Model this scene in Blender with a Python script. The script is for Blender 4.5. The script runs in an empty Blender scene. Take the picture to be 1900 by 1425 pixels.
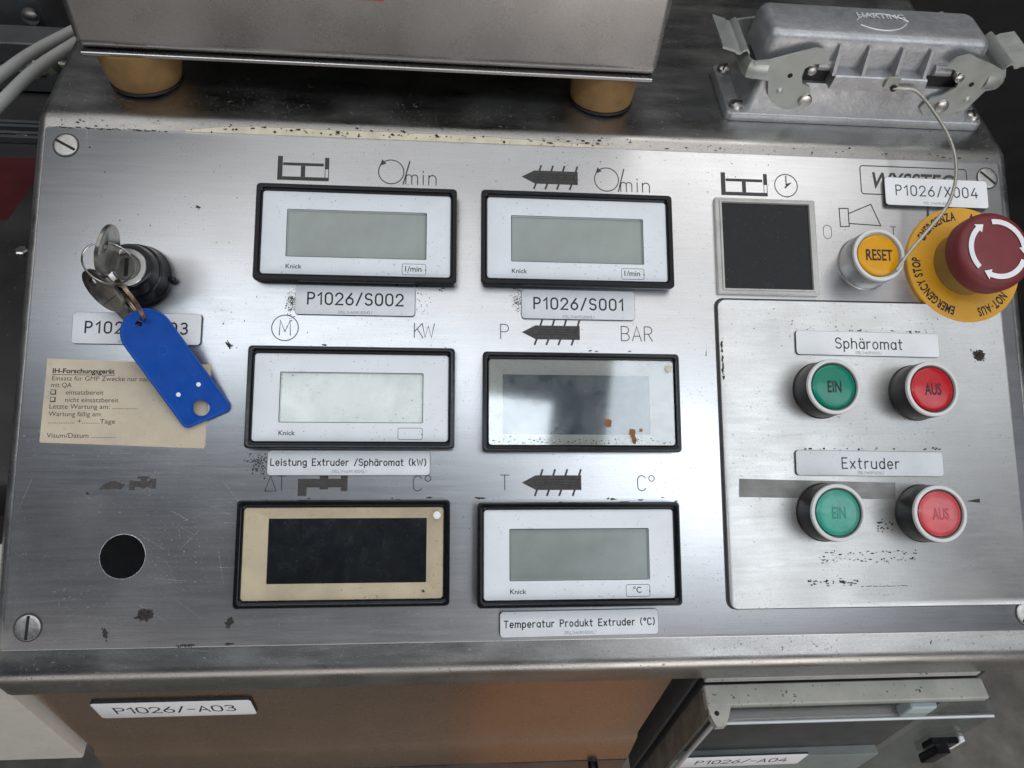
import bpy, bmesh, math, random
from mathutils import Matrix, Vector
random.seed(7)
PI = math.pi
S = 0.001                                   # everything below is written in millimetres
R_ = math.radians
sc = bpy.context.scene
COL = sc.collection

# ------------------------------------------------------------------ camera
cam = bpy.data.cameras.new("camera")
cam.sensor_width = 36.0
cam.lens = 1465.1 / 1900.0 * 36.0
cam.clip_start = 0.01
cam.clip_end = 50
co = bpy.data.objects.new("camera", cam)
COL.objects.link(co)
RW = Matrix(((0.99552399, -0.01082596, -0.0938871),
             (-0.05215542, 0.76551873, -0.64129625),
             (0.07881498, 0.64332252, 0.76152763)))
co.matrix_world = Matrix.Translation(Vector((-18.488, -251.647, 286.834)) * S) @ RW.to_4x4()
sc.camera = co

# ------------------------------------------------------------------ frames
TILT = R_(31.74)
P = Matrix.Rotation(TILT, 4, 'X')           # the sloping front plate: x right, y up the slope, z out of it
def PM(x=0, y=0, z=0, rot=0):
    return P @ Matrix.Translation(Vector((x, y, z)) * S) @ Matrix.Rotation(R_(rot), 4, 'Z')
def p2w(x, y, z=0):
    return P.to_3x3() @ Vector((x, y, z))
OQ = p2w(0, 122, -1)
Q3 = Matrix.Rotation(R_(5), 4, 'X')         # the shelf behind the front plate
def QM(x=0, y=0, z=0):
    return Matrix.Translation(OQ * S) @ Q3 @ Matrix.Translation(Vector((x, y, z)) * S)
def q2w(x, y, z=0):
    return OQ + Q3.to_3x3() @ Vector((x, y, z))
def WM(x=0, y=0, z=0):
    return Matrix.Translation(Vector((x, y, z)) * S)

# ------------------------------------------------------------------ world and lamps
w = bpy.data.worlds.new("World")
sc.world = w
w.use_nodes = True
w.node_tree.nodes["Background"].inputs[0].default_value = (0.80, 0.86, 1.0, 1)
w.node_tree.nodes["Background"].inputs[1].default_value = 0.035

def lamp(name, x0, x1, y0, y1, h, radiance, colour=(1, 1, 1), rot=0):
    """flat area lamp facing the front plate, given in the plate's frame"""
    l = bpy.data.lights.new(name, 'AREA')
    l.shape = 'RECTANGLE'
    l.size = (x1 - x0) * S
    l.size_y = (y1 - y0) * S
    l.energy = radiance * PI * l.size * l.size_y
    l.color = colour
    o = bpy.data.objects.new(name, l)
    COL.objects.link(o)
    o.matrix_world = PM((x0 + x1) / 2, (y0 + y1) / 2, h, rot)
    return o
H = 1500
lamp("hall_window_lamp", -540, 250, 70, 215, H, 4.7, (0.83, 0.915, 1.0), -7)
lamp("hall_left_lamp", -1500, -560, 95, 290, H, 3.8, (0.83, 0.915, 1.0), -7)
lamp("hall_strip_lamp", 385, 1650, -130, 215, H, 2.9, (0.83, 0.915, 1.0), -7)
lamp("hall_right_lamp", 480, 2000, -640, -140, H, 1.5, (0.90, 0.95, 1.0))
lamp("hall_ceiling_lamp", -1700, 1500, 345, 1150, H, 0.78, (1.0, 0.98, 0.95))
lamp("added_overhead_fill", -1300, 1500, 1350, 2200, H, 1.9, (1.0, 0.98, 0.95))  # added fill for the white labels, kept out of the plate's reflection
side = lamp("added_side_fill", 0, 1300, 0, 900, H, 1.9, (1.0, 0.95, 0.92))  # added fill low behind the camera, brightens the right of the box front
side.matrix_world = Matrix.Translation((0.95, -1.9, -0.25)) @ Matrix.Rotation(R_(90), 4, 'X')

front = lamp("added_front_fill", 0, 1700, 0, 900, H, 0.7, (1.0, 0.95, 0.92))  # weaker added fill that lifts the left of the box front
front.matrix_world = Matrix.Translation((-0.65, -1.9, -0.25)) @ Matrix.Rotation(R_(90), 4, 'X')

vs = sc.view_settings
vs.view_transform = 'Standard'
vs.look = 'None'
vs.exposure = 0.58
vs.gamma = 1
vs.use_curve_mapping = False

# ------------------------------------------------------------------ materials
MATS = {}
def nn(nt, t, x=0, y=0):
    n = nt.nodes.new(t)
    n.location = (x, y)
    return n
def mat(name, col, rough=0.5, metal=0.0, var=0.12, vscale=0.08, rvar=0.08, bump=0.0, bscale=1.0,
        stretch=(1, 1, 1), dirt=0.0, dscale=0.9, dcol=(0.03, 0.027, 0.022), coat=0.0, spec=0.5, fine=0.0,
        dust=0.0, aniso=0.0, film=0.0, vstretch=(1, 1, 1), grain=0.0):
    """procedural surface; scales are cycles per millimetre"""
    if name in MATS:
        return MATS[name]
    m = bpy.data.materials.new(name)
    m.use_nodes = True
    nt = m.node_tree
    b = nt.nodes["Principled BSDF"]
    L = nt.links.new
    tc = nn(nt, 'ShaderNodeTexCoord')
    mp = nn(nt, 'ShaderNodeMapping')
    mp.inputs['Scale'].default_value = (1000, 1000, 1000)
    L(tc.outputs['Object'], mp.inputs['Vector'])
    base = (*col, 1)
    n1 = nn(nt, 'ShaderNodeTexNoise')
    n1.inputs['Scale'].default_value = vscale
    n1.inputs['Detail'].default_value = 6
    n1.inputs['Roughness'].default_value = 0.62
    mpv = nn(nt, 'ShaderNodeMapping')
    mpv.inputs['Scale'].default_value = tuple(1000 * q for q in vstretch)
    L(tc.outputs['Object'], mpv.inputs['Vector'])
    L(mpv.outputs[0], n1.inputs['Vector'])
    mr = nn(nt, 'ShaderNodeMapRange')
    mr.inputs['From Min'].default_value = 0.3
    mr.inputs['From Max'].default_value = 0.7
    mr.inputs['To Min'].default_value = 1 - var
    mr.inputs['To Max'].default_value = 1 + var * 0.6
    L(n1.outputs['Fac'], mr.inputs['Value'])
    mul = nn(nt, 'ShaderNodeMix')
    mul.data_type = 'RGBA'
    mul.blend_type = 'MULTIPLY'
    mul.inputs['Factor'].default_value = 1
    mul.inputs['A'].default_value = base
    L(mr.outputs[0], mul.inputs['B'])
    colour = mul.outputs['Result']
    # stretched grain (brushing)
    mp2 = nn(nt, 'ShaderNodeMapping')
    mp2.inputs['Scale'].default_value = tuple(1000 * s for s in stretch)
    L(tc.outputs['Object'], mp2.inputs['Vector'])
    n2 = nn(nt, 'ShaderNodeTexNoise')
    n2.inputs['Scale'].default_value = bscale
    n2.inputs['Detail'].default_value = 4
    n2.inputs['Roughness'].default_value = 0.7
    L(mp2.outputs[0], n2.inputs['Vector'])
    if fine > 0:
        fr = nn(nt, 'ShaderNodeMapRange')
        fr.inputs['From Min'].default_value = 0.3
        fr.inputs['From Max'].default_value = 0.7
        fr.inputs['To Min'].default_value = 1 - fine
        fr.inputs['To Max'].default_value = 1 + fine
        L(n2.outputs['Fac'], fr.inputs['Value'])
        m2 = nn(nt, 'ShaderNodeMix')
        m2.data_type = 'RGBA'
        m2.blend_type = 'MULTIPLY'
        m2.inputs['Factor'].default_value = 1
        L(colour, m2.inputs['A'])
        L(fr.outputs[0], m2.inputs['B'])
        colour = m2.outputs['Result']
    if grain > 0:
        n4 = nn(nt, 'ShaderNodeTexNoise')
        n4.inputs['Scale'].default_value = 2.2
        n4.inputs['Detail'].default_value = 2
        L(mp.outputs[0], n4.inputs['Vector'])
        gr = nn(nt, 'ShaderNodeMapRange')
        gr.inputs['From Min'].default_value = 0.3
        gr.inputs['From Max'].default_value = 0.7
        gr.inputs['To Min'].default_value = 1 - grain
        gr.inputs['To Max'].default_value = 1 + grain
        L(n4.outputs['Fac'], gr.inputs['Value'])
        m4 = nn(nt, 'ShaderNodeMix')
        m4.data_type = 'RGBA'
        m4.blend_type = 'MULTIPLY'
        m4.inputs['Factor'].default_value = 1
        L(colour, m4.inputs['A'])
        L(gr.outputs[0], m4.inputs['B'])
        colour = m4.outputs['Result']
    rr_ = nn(nt, 'ShaderNodeMapRange')
    rr_.inputs['From Min'].default_value = 0.3
    rr_.inputs['From Max'].default_value = 0.7
    rr_.inputs['To Min'].default_value = max(0.02, rough - rvar)
    rr_.inputs['To Max'].default_value = min(1, rough + rvar)
    n3 = nn(nt, 'ShaderNodeTexNoise')
    n3.inputs['Scale'].default_value = vscale * 1.7
    n3.inputs['Detail'].default_value = 5
    L(mpv.outputs[0], n3.inputs['Vector'])
    L(n3.outputs['Fac'], rr_.inputs['Value'])
    rough_out = rr_.outputs[0]
    metal_out = None
    def overlay(mask, c, r_value, met=0.0):
        nonlocal colour, rough_out, metal_out
        mx = nn(nt, 'ShaderNodeMix')
        mx.data_type = 'RGBA'
        L(mask, mx.inputs['Factor'])
        L(colour, mx.inputs['A'])
        mx.inputs['B'].default_value = (*c, 1)
        colour = mx.outputs['Result']
        mf = nn(nt, 'ShaderNodeMix')
        L(mask, mf.inputs['Factor'])
        L(rough_out, mf.inputs['A'])
        mf.inputs['B'].default_value = r_value
        rough_out = mf.outputs['Result']
        mm = nn(nt, 'ShaderNodeMix')
        L(mask, mm.inputs['Factor'])
        if metal_out is None:
            mm.inputs['A'].default_value = metal
        else:
            L(metal_out, mm.inputs['A'])
        mm.inputs['B'].default_value = met
        metal_out = mm.outputs['Result']
    def mask(scale, lo, hi, amount, gate=None, detail=2):
        n = nn(nt, 'ShaderNodeTexNoise')
        n.inputs['Scale'].default_value = scale
        n.inputs['Detail'].default_value = detail
        L(mp.outputs[0], n.inputs['Vector'])
        r = nn(nt, 'ShaderNodeMapRange')
        r.inputs['From Min'].default_value = lo
        r.inputs['From Max'].default_value = hi
        r.inputs['To Max'].default_value = amount
        L(n.outputs['Fac'], r.inputs['Value'])
        out = r.outputs[0]
        if gate:
            g = nn(nt, 'ShaderNodeTexNoise')
            g.inputs['Scale'].default_value = gate
            g.inputs['Detail'].default_value = 3
            L(mp.outputs[0], g.inputs['Vector'])
            r2 = nn(nt, 'ShaderNodeMapRange')
            r2.inputs['From Min'].default_value = 0.42
            r2.inputs['From Max'].default_value = 0.62
            L(g.outputs['Fac'], r2.inputs['Value'])
            mu = nn(nt, 'ShaderNodeMath')
            mu.operation = 'MULTIPLY'
            L(out, mu.inputs[0])
            L(r2.outputs[0], mu.inputs[1])
            out = mu.outputs[0]
        return out
    if film > 0:
        overlay(mask(0.035, 0.42, 0.68, film, detail=7), (0.33, 0.32, 0.30), 0.6, 0.2)
    if dirt > 0:
        overlay(mask(dscale, 0.66, 0.70, min(1, dirt), gate=0.03), dcol, 0.8, 0.0)
        overlay(mask(dscale * 0.35, 0.735, 0.755, min(1, dirt), detail=3), dcol, 0.8, 0.0)
    if dust > 0:
        overlay(mask(dscale * 0.8, 0.70, 0.74, dust, detail=2), (0.5, 0.5, 0.48), 0.8, 0.0)
    L(colour, b.inputs['Base Color'])
    L(rough_out, b.inputs['Roughness'])
    if metal_out is None:
        b.inputs['Metallic'].default_value = metal
    else:
        L(metal_out, b.inputs['Metallic'])
    b.inputs['Specular IOR Level'].default_value = spec
    b.inputs['Coat Weight'].default_value = coat
    b.inputs['Coat Roughness'].default_value = 0.08
    b.inputs['Anisotropic'].default_value = aniso
    if bump > 0:
        bp = nn(nt, 'ShaderNodeBump')
        bp.inputs['Strength'].default_value = bump
        bp.inputs['Distance'].default_value = 0.0002
        L(n2.outputs['Fac'], bp.inputs['Height'])
        L(bp.outputs[0], b.inputs['Normal'])
    MATS[name] = m
    return m

def pane_mat(name, rough=0.04, tint=(0.95, 0.97, 0.97), gain=1.0, smear=0.0):
    if name in MATS:
        return MATS[name]
    m = bpy.data.materials.new(name)
    m.use_nodes = True
    nt = m.node_tree
    nt.nodes.remove(nt.nodes["Principled BSDF"])
    out = nt.nodes["Material Output"]
    L = nt.links.new
    tr = nn(nt, 'ShaderNodeBsdfTransparent')
    tr.inputs[0].default_value = (*tint, 1)
    gl = nn(nt, 'ShaderNodeBsdfGlossy')
    gl.inputs['Roughness'].default_value = rough
    lw = nn(nt, 'ShaderNodeLayerWeight')
    pw = nn(nt, 'ShaderNodeMath')
    pw.operation = 'POWER'
    L(lw.outputs['Facing'], pw.inputs[0])
    lw.inputs['Blend'].default_value = 0.5
    pw.inputs[1].default_value = 5
    fr = nn(nt, 'ShaderNodeMapRange')
    fr.inputs['To Min'].default_value = 0.04
    fr.inputs['To Max'].default_value = 1.0
    L(pw.outputs[0], fr.inputs['Value'])
    ml = nn(nt, 'ShaderNodeMath')
    ml.operation = 'MULTIPLY'
    ml.inputs[1].default_value = gain
    ml.use_clamp = True
    L(fr.outputs[0], ml.inputs[0])
    mx = nn(nt, 'ShaderNodeMixShader')
    L(ml.outputs[0], mx.inputs[0])
    L(tr.outputs[0], mx.inputs[1])
    L(gl.outputs[0], mx.inputs[2])
    last = mx.outputs[0]
    if smear > 0:
        df = nn(nt, 'ShaderNodeBsdfDiffuse')
        df.inputs[0].default_value = (0.6, 0.6, 0.58, 1)
        tc = nn(nt, 'ShaderNodeTexCoord')
        n = nn(nt, 'ShaderNodeTexNoise')
        n.inputs['Scale'].default_value = 120
        n.inputs['Detail'].default_value = 6
        L(tc.outputs['Object'], n.inputs['Vector'])
        r = nn(nt, 'ShaderNodeMapRange')
        r.inputs['From Min'].default_value = 0.4
        r.inputs['From Max'].default_value = 0.75
        r.inputs['To Max'].default_value = smear
        L(n.outputs['Fac'], r.inputs['Value'])
        m2 = nn(nt, 'ShaderNodeMixShader')
        L(r.outputs[0], m2.inputs[0])
        L(last, m2.inputs[1])
        L(df.outputs[0], m2.inputs[2])
        last = m2.outputs[0]
    L(last, out.inputs[0])
    MATS[name] = m
    return m

STEEL = mat('brushed_steel', (0.60, 0.605, 0.62), 0.34, 1, var=0.03, vscale=0.3, rvar=0.02, bump=0.11, bscale=0.9,
            stretch=(0.05, 1.6, 1), vstretch=(0.06, 1, 1), dirt=0.5, dscale=0.9, fine=0.05, film=0.06, grain=0.10)
COVER = mat('dull_steel_cover', (0.60, 0.59, 0.575), 0.44, 1, var=0.035, vscale=0.3, rvar=0.03, bump=0.10, bscale=0.9,
            stretch=(0.08, 1.4, 1), vstretch=(0.10, 1, 1), dirt=0.4, dscale=0.9, fine=0.05, film=0.18, grain=0.08)
HOUSE = mat('worn_steel_housing', (0.43, 0.42, 0.405), 0.31, 1, var=0.16, vscale=0.08, rvar=0.06, bump=0.18, bscale=1.6,
            stretch=(0.5, 1, 1), vstretch=(0.25, 1, 1), dirt=0.7, dscale=0.75, fine=0.12, dust=0.25, film=0.10, grain=0.12)
BOXST = mat('smooth_steel_box', (0.47, 0.455, 0.445), 0.28, 1, var=0.08, vscale=0.02, rvar=0.03, bump=0.08, bscale=1.5,
            dirt=0.12, dscale=0.9, fine=0.08, grain=0.10)
BROWN = mat('reflection_tinted_steel_front', (0.60, 0.46, 0.36), 0.27, 1, var=0.05, vscale=0.02, rvar=0.02, bump=0.04, bscale=1.5,
            dirt=0.15, dscale=0.9, fine=0.03, grain=0.12)  # plain steel; the brown it would mirror is put into the base colour
SCREW = mat('screw_steel', (0.56, 0.55, 0.53), 0.33, 1, var=0.10, vscale=0.2, fine=0.06, bscale=1.5)
BLACK = mat('black_plastic', (0.007, 0.0075, 0.010), 0.17, 0, var=0.3, vscale=0.2, bump=0.04, bscale=2, spec=0.24, rvar=0.05)
BLACKM = mat('black_matt_plug', (0.006, 0.006, 0.007), 0.7, 0, var=0.3, vscale=0.2, spec=0.08)
SLOT = mat('dark_slot', (0.012, 0.011, 0.010), 0.8)
INK = mat('black_ink', (0.012, 0.012, 0.014), 0.6)
TINY = mat('grey_small_print', (0.30, 0.31, 0.33), 0.6)
ENG = mat('engraved_grey', (0.055, 0.048, 0.046), 0.6, 0, var=0.35, vscale=0.5, fine=0.25, bscale=1.2, stretch=(0.2, 1.4, 1))
ENGL = mat('engraved_line', (0.035, 0.032, 0.032), 0.65, 0)
FACE = mat('white_instrument_face', (0.81, 0.84, 0.88), 0.5, 0, var=0.05, vscale=0.05, dirt=0.3, dscale=0.8)
LCD = mat('grey_liquid_crystal', (0.30, 0.335, 0.32), 0.2, 0.12, var=0.10, vscale=0.06, rvar=0.03, dirt=0.5, dscale=0.9, coat=0.25)
LCDGLARE = mat('glare_pale_liquid_crystal', (0.58, 0.62, 0.59), 0.25, 0.10, var=0.14, vscale=0.09, rvar=0.03, dirt=0.8, dscale=0.6, coat=0.35, film=0.15, grain=0.06)  # paler copy of LCD, glare painted into the base colour
CREAM = mat('yellowed_cream_frame', (0.76, 0.59, 0.41), 0.5, 0, var=0.22, vscale=0.05, dirt=0.5, dscale=0.8)
GREYFR = mat('pale_inner_frame', (0.44, 0.425, 0.395), 0.5, 0, var=0.15, vscale=0.05, dirt=0.5)
DISPLAY = mat('dark_display', (0.009, 0.010, 0.013), 0.22, 0, var=0.05, vscale=0.1, dust=0.2, dscale=1.6, spec=0.28)
DISPB = mat('dark_blue_display', (0.05, 0.06, 0.075), 0.2, 0, var=0.2, vscale=0.1, dust=0.2, dscale=1.3)
PANE = pane_mat('instrument_pane', 0.05, gain=1.0, smear=0.004)
PANE4 = pane_mat('bright_instrument_pane', 0.06, gain=2.3, smear=0.08)
CLEAR = pane_mat('clear_plastic', 0.05, (0.92, 0.95, 0.95), 0.7, 0.02)
LABELS = mat('silver_label_face', (0.74, 0.76, 0.79), 0.45, 0, var=0.08, vscale=0.05, dirt=0.5, dscale=1.1, fine=0.03, bscale=2)
LABELW = mat('white_label_face', (0.88, 0.89, 0.90), 0.45, 0, var=0.05, vscale=0.05, dirt=0.3, dscale=1.1)
CORE = mat('black_label_core', (0.015, 0.015, 0.017), 0.5)
PAPER = mat('aged_paper', (0.58, 0.50, 0.385), 0.75, 0, var=0.16, vscale=0.05, fine=0.03, bscale=1.2, dirt=0.35, dscale=0.6)
DARKBODY = mat('dark_button_body', (0.055, 0.055, 0.057), 0.35, 0.85, var=0.15, vscale=0.1)
SILVBODY = mat('silver_button_body', (0.42, 0.41, 0.40), 0.36, 0.95, var=0.1, vscale=0.1)
RING = mat('pale_button_ring', (0.70, 0.70, 0.69), 0.35, 0, var=0.04, vscale=0.2)
YLENS = mat('amber_lens', (0.72, 0.33, 0.0), 0.3, 0, var=0.08, vscale=0.1, coat=0.1, spec=0.25)
GLENS = mat('green_lens', (0.0, 0.21, 0.13), 0.25, 0, var=0.1, vscale=0.1, coat=0.15, spec=0.3)
RLENS = mat('red_lens', (0.50, 0.010, 0.018), 0.25, 0, var=0.1, vscale=0.1, coat=0.15, spec=0.3)
GLENSF = mat('faded_green_lens', (0.012, 0.33, 0.23), 0.32, 0, var=0.35, vscale=0.12, dirt=0.7, dscale=0.5, dcol=(0.0, 0.12, 0.08), film=0.25, coat=0.2)
RLENSF = mat('faded_red_lens', (0.62, 0.05, 0.062), 0.32, 0, var=0.3, vscale=0.12, film=0.22, coat=0.2)
FADED = mat('faded_lettering', (0.16, 0.16, 0.17), 0.5)
YELLOW = mat('yellow_disc', (0.72, 0.36, 0.02), 0.5, 0, var=0.08, vscale=0.05, dirt=0.3)
MAROON = mat('maroon_mushroom', (0.18, 0.023, 0.028), 0.55, 0, var=0.1, vscale=0.1, bump=0.1, bscale=3)
WHITE = mat('white_print', (0.82, 0.82, 0.84), 0.5)
YELSHADE = mat('shaded_yellow_collar', (0.30, 0.20, 0.06), 0.5)  # yellow stem, with the shade below the mushroom painted into its colour
CAST = mat('hammered_grey_casting', (0.42, 0.425, 0.435), 0.40, 0.6, var=0.12, vscale=0.1, bump=1.0, bscale=0.6, fine=0.10)
ZINC = mat('zinc_plated_steel', (0.50, 0.52, 0.49), 0.38, 0.62, var=0.06, vscale=0.08)
GASKET = mat('black_gasket', (0.01, 0.01, 0.012), 0.6)
KEYM = mat('worn_nickel_key', (0.25, 0.24, 0.22), 0.36, 1, var=0.25, vscale=0.25, bump=0.2, bscale=1.2)
CHROME = mat('polished_ring_wire', (0.60, 0.58, 0.55), 0.2, 1)
COPPER = mat('coppery_split_ring', (0.34, 0.25, 0.19), 0.3, 1, var=0.3, vscale=0.3)
BLUE = mat('blue_plastic_tag', (0.002, 0.066, 0.37), 0.40, 0, var=0.12, vscale=0.1, spec=0.3, fine=0.05, bscale=2)
GOLD = mat('ochre_rubber_foot', (0.25, 0.145, 0.05), 0.65, 0, var=0.25, vscale=0.12, bump=0.12, bscale=1.5, dirt=0.3)
CABLE = mat('grey_white_cable_sheath', (0.42, 0.42, 0.40), 0.5, 0, var=0.12, vscale=0.06, dirt=0.3)
WIREM = mat('braided_steel_cord', (0.42, 0.40, 0.36), 0.4, 0.6, var=0.2, vscale=0.8, bump=0.4, bscale=2.5)
SEAL = mat('cream_sealant', (0.74, 0.67, 0.51), 0.75, 0, var=0.15, vscale=0.15, dirt=1, dscale=0.35, bump=0.5, bscale=0.8)
MUCK = mat('black_residue', (0.035, 0.031, 0.027), 0.85)
RUST = mat('rusty_splash', (0.28, 0.12, 0.03), 0.7, 0, var=0.4, vscale=0.6)
IVORY = mat('ivory_hinge_plastic', (0.46, 0.45, 0.40), 0.55, 0, var=0.2, vscale=0.06, dirt=0.9, dscale=0.5, film=0.2)
GREYIN = mat('dark_grey_interior', (0.025, 0.028, 0.032), 0.4, 0, var=0.35, vscale=0.03)
PALEGREY = mat('pale_grey_paint', (0.62, 0.59, 0.53), 0.5, 0, var=0.08, vscale=0.1, bump=0.2, bscale=1.0, dirt=0.3)
DARKMC = mat('dark_machine_paint', (0.075, 0.078, 0.083), 0.42, 0, var=0.35, vscale=0.02, bump=0.15, bscale=0.8, dust=0.3, dscale=0.5)
DARKBED = mat('dark_machine_bed', (0.075, 0.072, 0.072), 0.4, 0.5, var=0.4, vscale=0.015, bump=0.1, bscale=0.6, dust=0.25, dscale=0.5)
REDP = mat('dark_red_paint', (0.07, 0.006, 0.006), 0.45, 0, var=0.3, vscale=0.03)
CONC = mat('concrete_floor', (0.20, 0.185, 0.165), 0.8, 0, var=0.45, vscale=0.012, fine=0.15, bscale=0.03, bump=0.2)
SILKRED = mat('red_mark', (0.5, 0.03, 0.04), 0.4)

# ------------------------------------------------------------------ mesh helpers (millimetres in, metres out)
def circ(r, n=48, cx=0, cy=0, ry=None):
    ry = r if ry is None else ry
    return [(cx + r * math.cos(2 * PI * i / n), cy + ry * math.sin(2 * PI * i / n)) for i in range(n)]
def rr(wd, ht, r, n=5, cx=0, cy=0):
    out = []
    r = max(r, 1e-3)
    for (sx, sy, a) in ((1, 1, 0), (-1, 1, 90), (-1, -1, 180), (1, -1, 270)):
        for i in range(n + 1):
            t = R_(a + 90 * i / n)
            out.append((cx + sx * (wd / 2 - r) + r * math.cos(t), cy + sy * (ht / 2 - r) + r * math.sin(t)))
    return out
def arc(cx, cy, rx, ry, a0, a1, n=12):
    return [(cx + rx * math.cos(R_(a0 + (a1 - a0) * i / n)), cy + ry * math.sin(R_(a0 + (a1 - a0) * i / n))) for i in range(n + 1)]

class MB:
    def __init__(self):
        self.v = []
        self.f = []
        self.k = 0
    def add(self, vs_, fs, M=None):
        o = len(self.v)
        for v in vs_:
            v = Vector(v)
            self.v.append(M @ v if M else v)
        self.f += [tuple(i + o for i in f) for f in fs]
        return self
    def loft(self, secs, cap0=True, cap1=True, M=None):
        """secs: list of (outline, z), equal counts"""
        n = len(secs[0][0])
        vs_, fs = [], []
        for (pl, z) in secs:
            vs_ += [(p[0], p[1], z) for p in pl]
        for k in range(len(secs) - 1):
            for i in range(n):
                j = (i + 1) % n
                fs.append((k * n + i, k * n + j, (k + 1) * n + j, (k + 1) * n + i))
        if cap0:
            fs.append(tuple(reversed(range(n))))
        if cap1:
            fs.append(tuple(range((len(secs) - 1) * n, len(secs) * n)))
        return self.add(vs_, fs, M)
    def lathe(self, prof, n=48, M=None, cap0=True, cap1=True):
        return self.loft([(circ(max(r, 1e-3), n), z) for r, z in prof], cap0, cap1, M)
    def poly(self, pts, z=0.0, M=None):
        a = sum(pts[i][0] * pts[(i + 1) % len(pts)][1] - pts[(i + 1) % len(pts)][0] * pts[i][1] for i in range(len(pts)))
        if a < 0:
            pts = pts[::-1]
        return self.add([(p[0], p[1], z) for p in pts], [tuple(range(len(pts)))], M)
    def prism(self, pts, z0, z1, M=None):
        a = sum(pts[i][0] * pts[(i + 1) % len(pts)][1] - pts[(i + 1) % len(pts)][0] * pts[i][1] for i in range(len(pts)))
        if a < 0:
            pts = pts[::-1]
        return self.loft([(pts, z0), (pts, z1)], M=M)
    def box(self, x0, x1, y0, y1, z0, z1, M=None, c=0.0):
        if c:
            o = rr(x1 - x0, y1 - y0, c, 3, (x0 + x1) / 2, (y0 + y1) / 2)
            i = rr(x1 - x0 - 1.2 * c, y1 - y0 - 1.2 * c, c * 0.6, 3, (x0 + x1) / 2, (y0 + y1) / 2)
            return self.loft([(i, z0), (o, z0 + 0.6 * c), (o, z1 - 0.6 * c), (i, z1)], M=M)
        return self.prism([(x0, y0), (x1, y0), (x1, y1), (x0, y1)], z0, z1, M)
    def tube(self, path, r, n=10, closed=False, M=None):
        pts = [Vector(p) for p in path]
        m = len(pts)
        vs_, fs = [], []
        up = None
        for i in range(m):
            if closed:
                d = pts[(i + 1) % m] - pts[i - 1]
            else:
                d = pts[min(i + 1, m - 1)] - pts[max(i - 1, 0)]
            d.normalize()
            if up is None:
                up = d.orthogonal().normalized()
            up = (up - d * up.dot(d)).normalized()
            sd = d.cross(up)
            rad = r[i] if isinstance(r, (list, tuple)) else r
            for k in range(n):
                a = 2 * PI * k / n
                vs_.append(pts[i] + up * (rad * math.cos(a)) + sd * (rad * math.sin(a)))
        for i in range(m if closed else m - 1):
            for k in range(n):
                a, b = i * n + k, i * n + (k + 1) % n
                c, d = ((i + 1) % m) * n + (k + 1) % n, ((i + 1) % m) * n + k
                fs.append((a, b, c, d))
        if not closed:
            fs.append(tuple(reversed(range(n))))
            fs.append(tuple(range((m - 1) * n, m * n)))
        return self.add(vs_, fs, M)
    def ribbon(self, pts, wd, z=0.0, M=None, closed=False):
        """flat stroke with mitred joints; each stroke sits a hair above the one before"""
        self.k += 1
        z = z + 0.004 * (self.k % 12)
        q = [Vector((p[0], p[1])) for p in pts]
        if not closed:                       # rounded-off ends
            d = (q[0] - q[1]).normalized()
            q[0] = q[0] + d * wd * 0.35
            d = (q[-1] - q[-2]).normalized()
            q[-1] = q[-1] + d * wd * 0.35
        m = len(q)
        vs_, fs = [], []
        for i in range(m):
            if closed:
                a, b = q[i] - q[i - 1], q[(i + 1) % m] - q[i]
            else:
                a = q[i] - q[i - 1] if i else q[1] - q[0]
                b = q[i + 1] - q[i] if i < m - 1 else a
            a, b = a.normalized(), b.normalized()
            na, nb = Vector((-a.y, a.x)), Vector((-b.y, b.x))
            mi = na + nb
            if mi.length < 0.05:
                mi = na.copy()
            mi.normalize()
            k = 1 / max(0.5, mi.dot(na))
            vs_ += [(*(q[i] - mi * (wd / 2 * k)), z), (*(q[i] + mi * (wd / 2 * k)), z)]
        for i in range(m if closed else m - 1):
            j = (i + 1) % m
            fs.append((2 * i, 2 * j, 2 * j + 1, 2 * i + 1))
        return self.add(vs_, fs, M)
    def build(self, name, m, parent=None, matrix=None, angle=35):
        me = bpy.data.meshes.new(name)
        me.from_pydata([tuple(v * S) for v in self.v], [], self.f)
        me.update()
        for p in me.polygons:
            p.use_smooth = True
        me.set_sharp_from_angle(angle=R_(angle))
        me.materials.append(m)
        o = bpy.data.objects.new(name, me)
        COL.objects.link(o)
        if parent:
            o.parent = parent
        if matrix is not None:
            if parent:
                o.matrix_local = matrix
            else:
                o.matrix_world = matrix
        return o

def tag(o, label, cat, group=None):
    o['label'] = label
    o['category'] = cat
    if group:
        o['group'] = group
    return o
def thing(name, matrix, label, cat, group=None):
    o = bpy.data.objects.new(name, None)
    COL.objects.link(o)
    o.empty_display_size = 0.01
    o.matrix_world = matrix
    return tag(o, label, cat, group)
def struct(o):
    o['kind'] = 'structure'
    return o

# ------------------------------------------------------------------ lettering
G = {}
def glyph(ch, wd, *st):
    G[ch] = (wd, st)
def stadium(w_, h):
    r = w_ / 2
    return arc(r, h - r, r, r, 0, 180, 10) + arc(r, r, r, r, 180, 360, 10)
glyph('0', 3.4, stadium(3.4, 6) + [(3.4, 4.3)])
glyph('O', 3.6, stadium(3.6, 6) + [(3.6, 4.2)])
glyph('1', 1.9, [(0, 4.5), (1.6, 6), (1.6, 0)])
glyph('2', 3.4, arc(1.7, 4.3, 1.7, 1.7, 175, -30, 12) + [(0, 0), (3.5, 0)])
glyph('3', 3.4, arc(1.6, 4.6, 1.5, 1.4, 150, -85, 10) + [(1.3, 3.2)], [(1.3, 3.2)] + arc(1.6, 1.65, 1.75, 1.65, 85, -150, 12))
glyph('4', 3.8, [(2.4, 6), (0, 1.6), (3.8, 1.6)], [(2.9, 3.3), (2.9, 0)])
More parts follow.
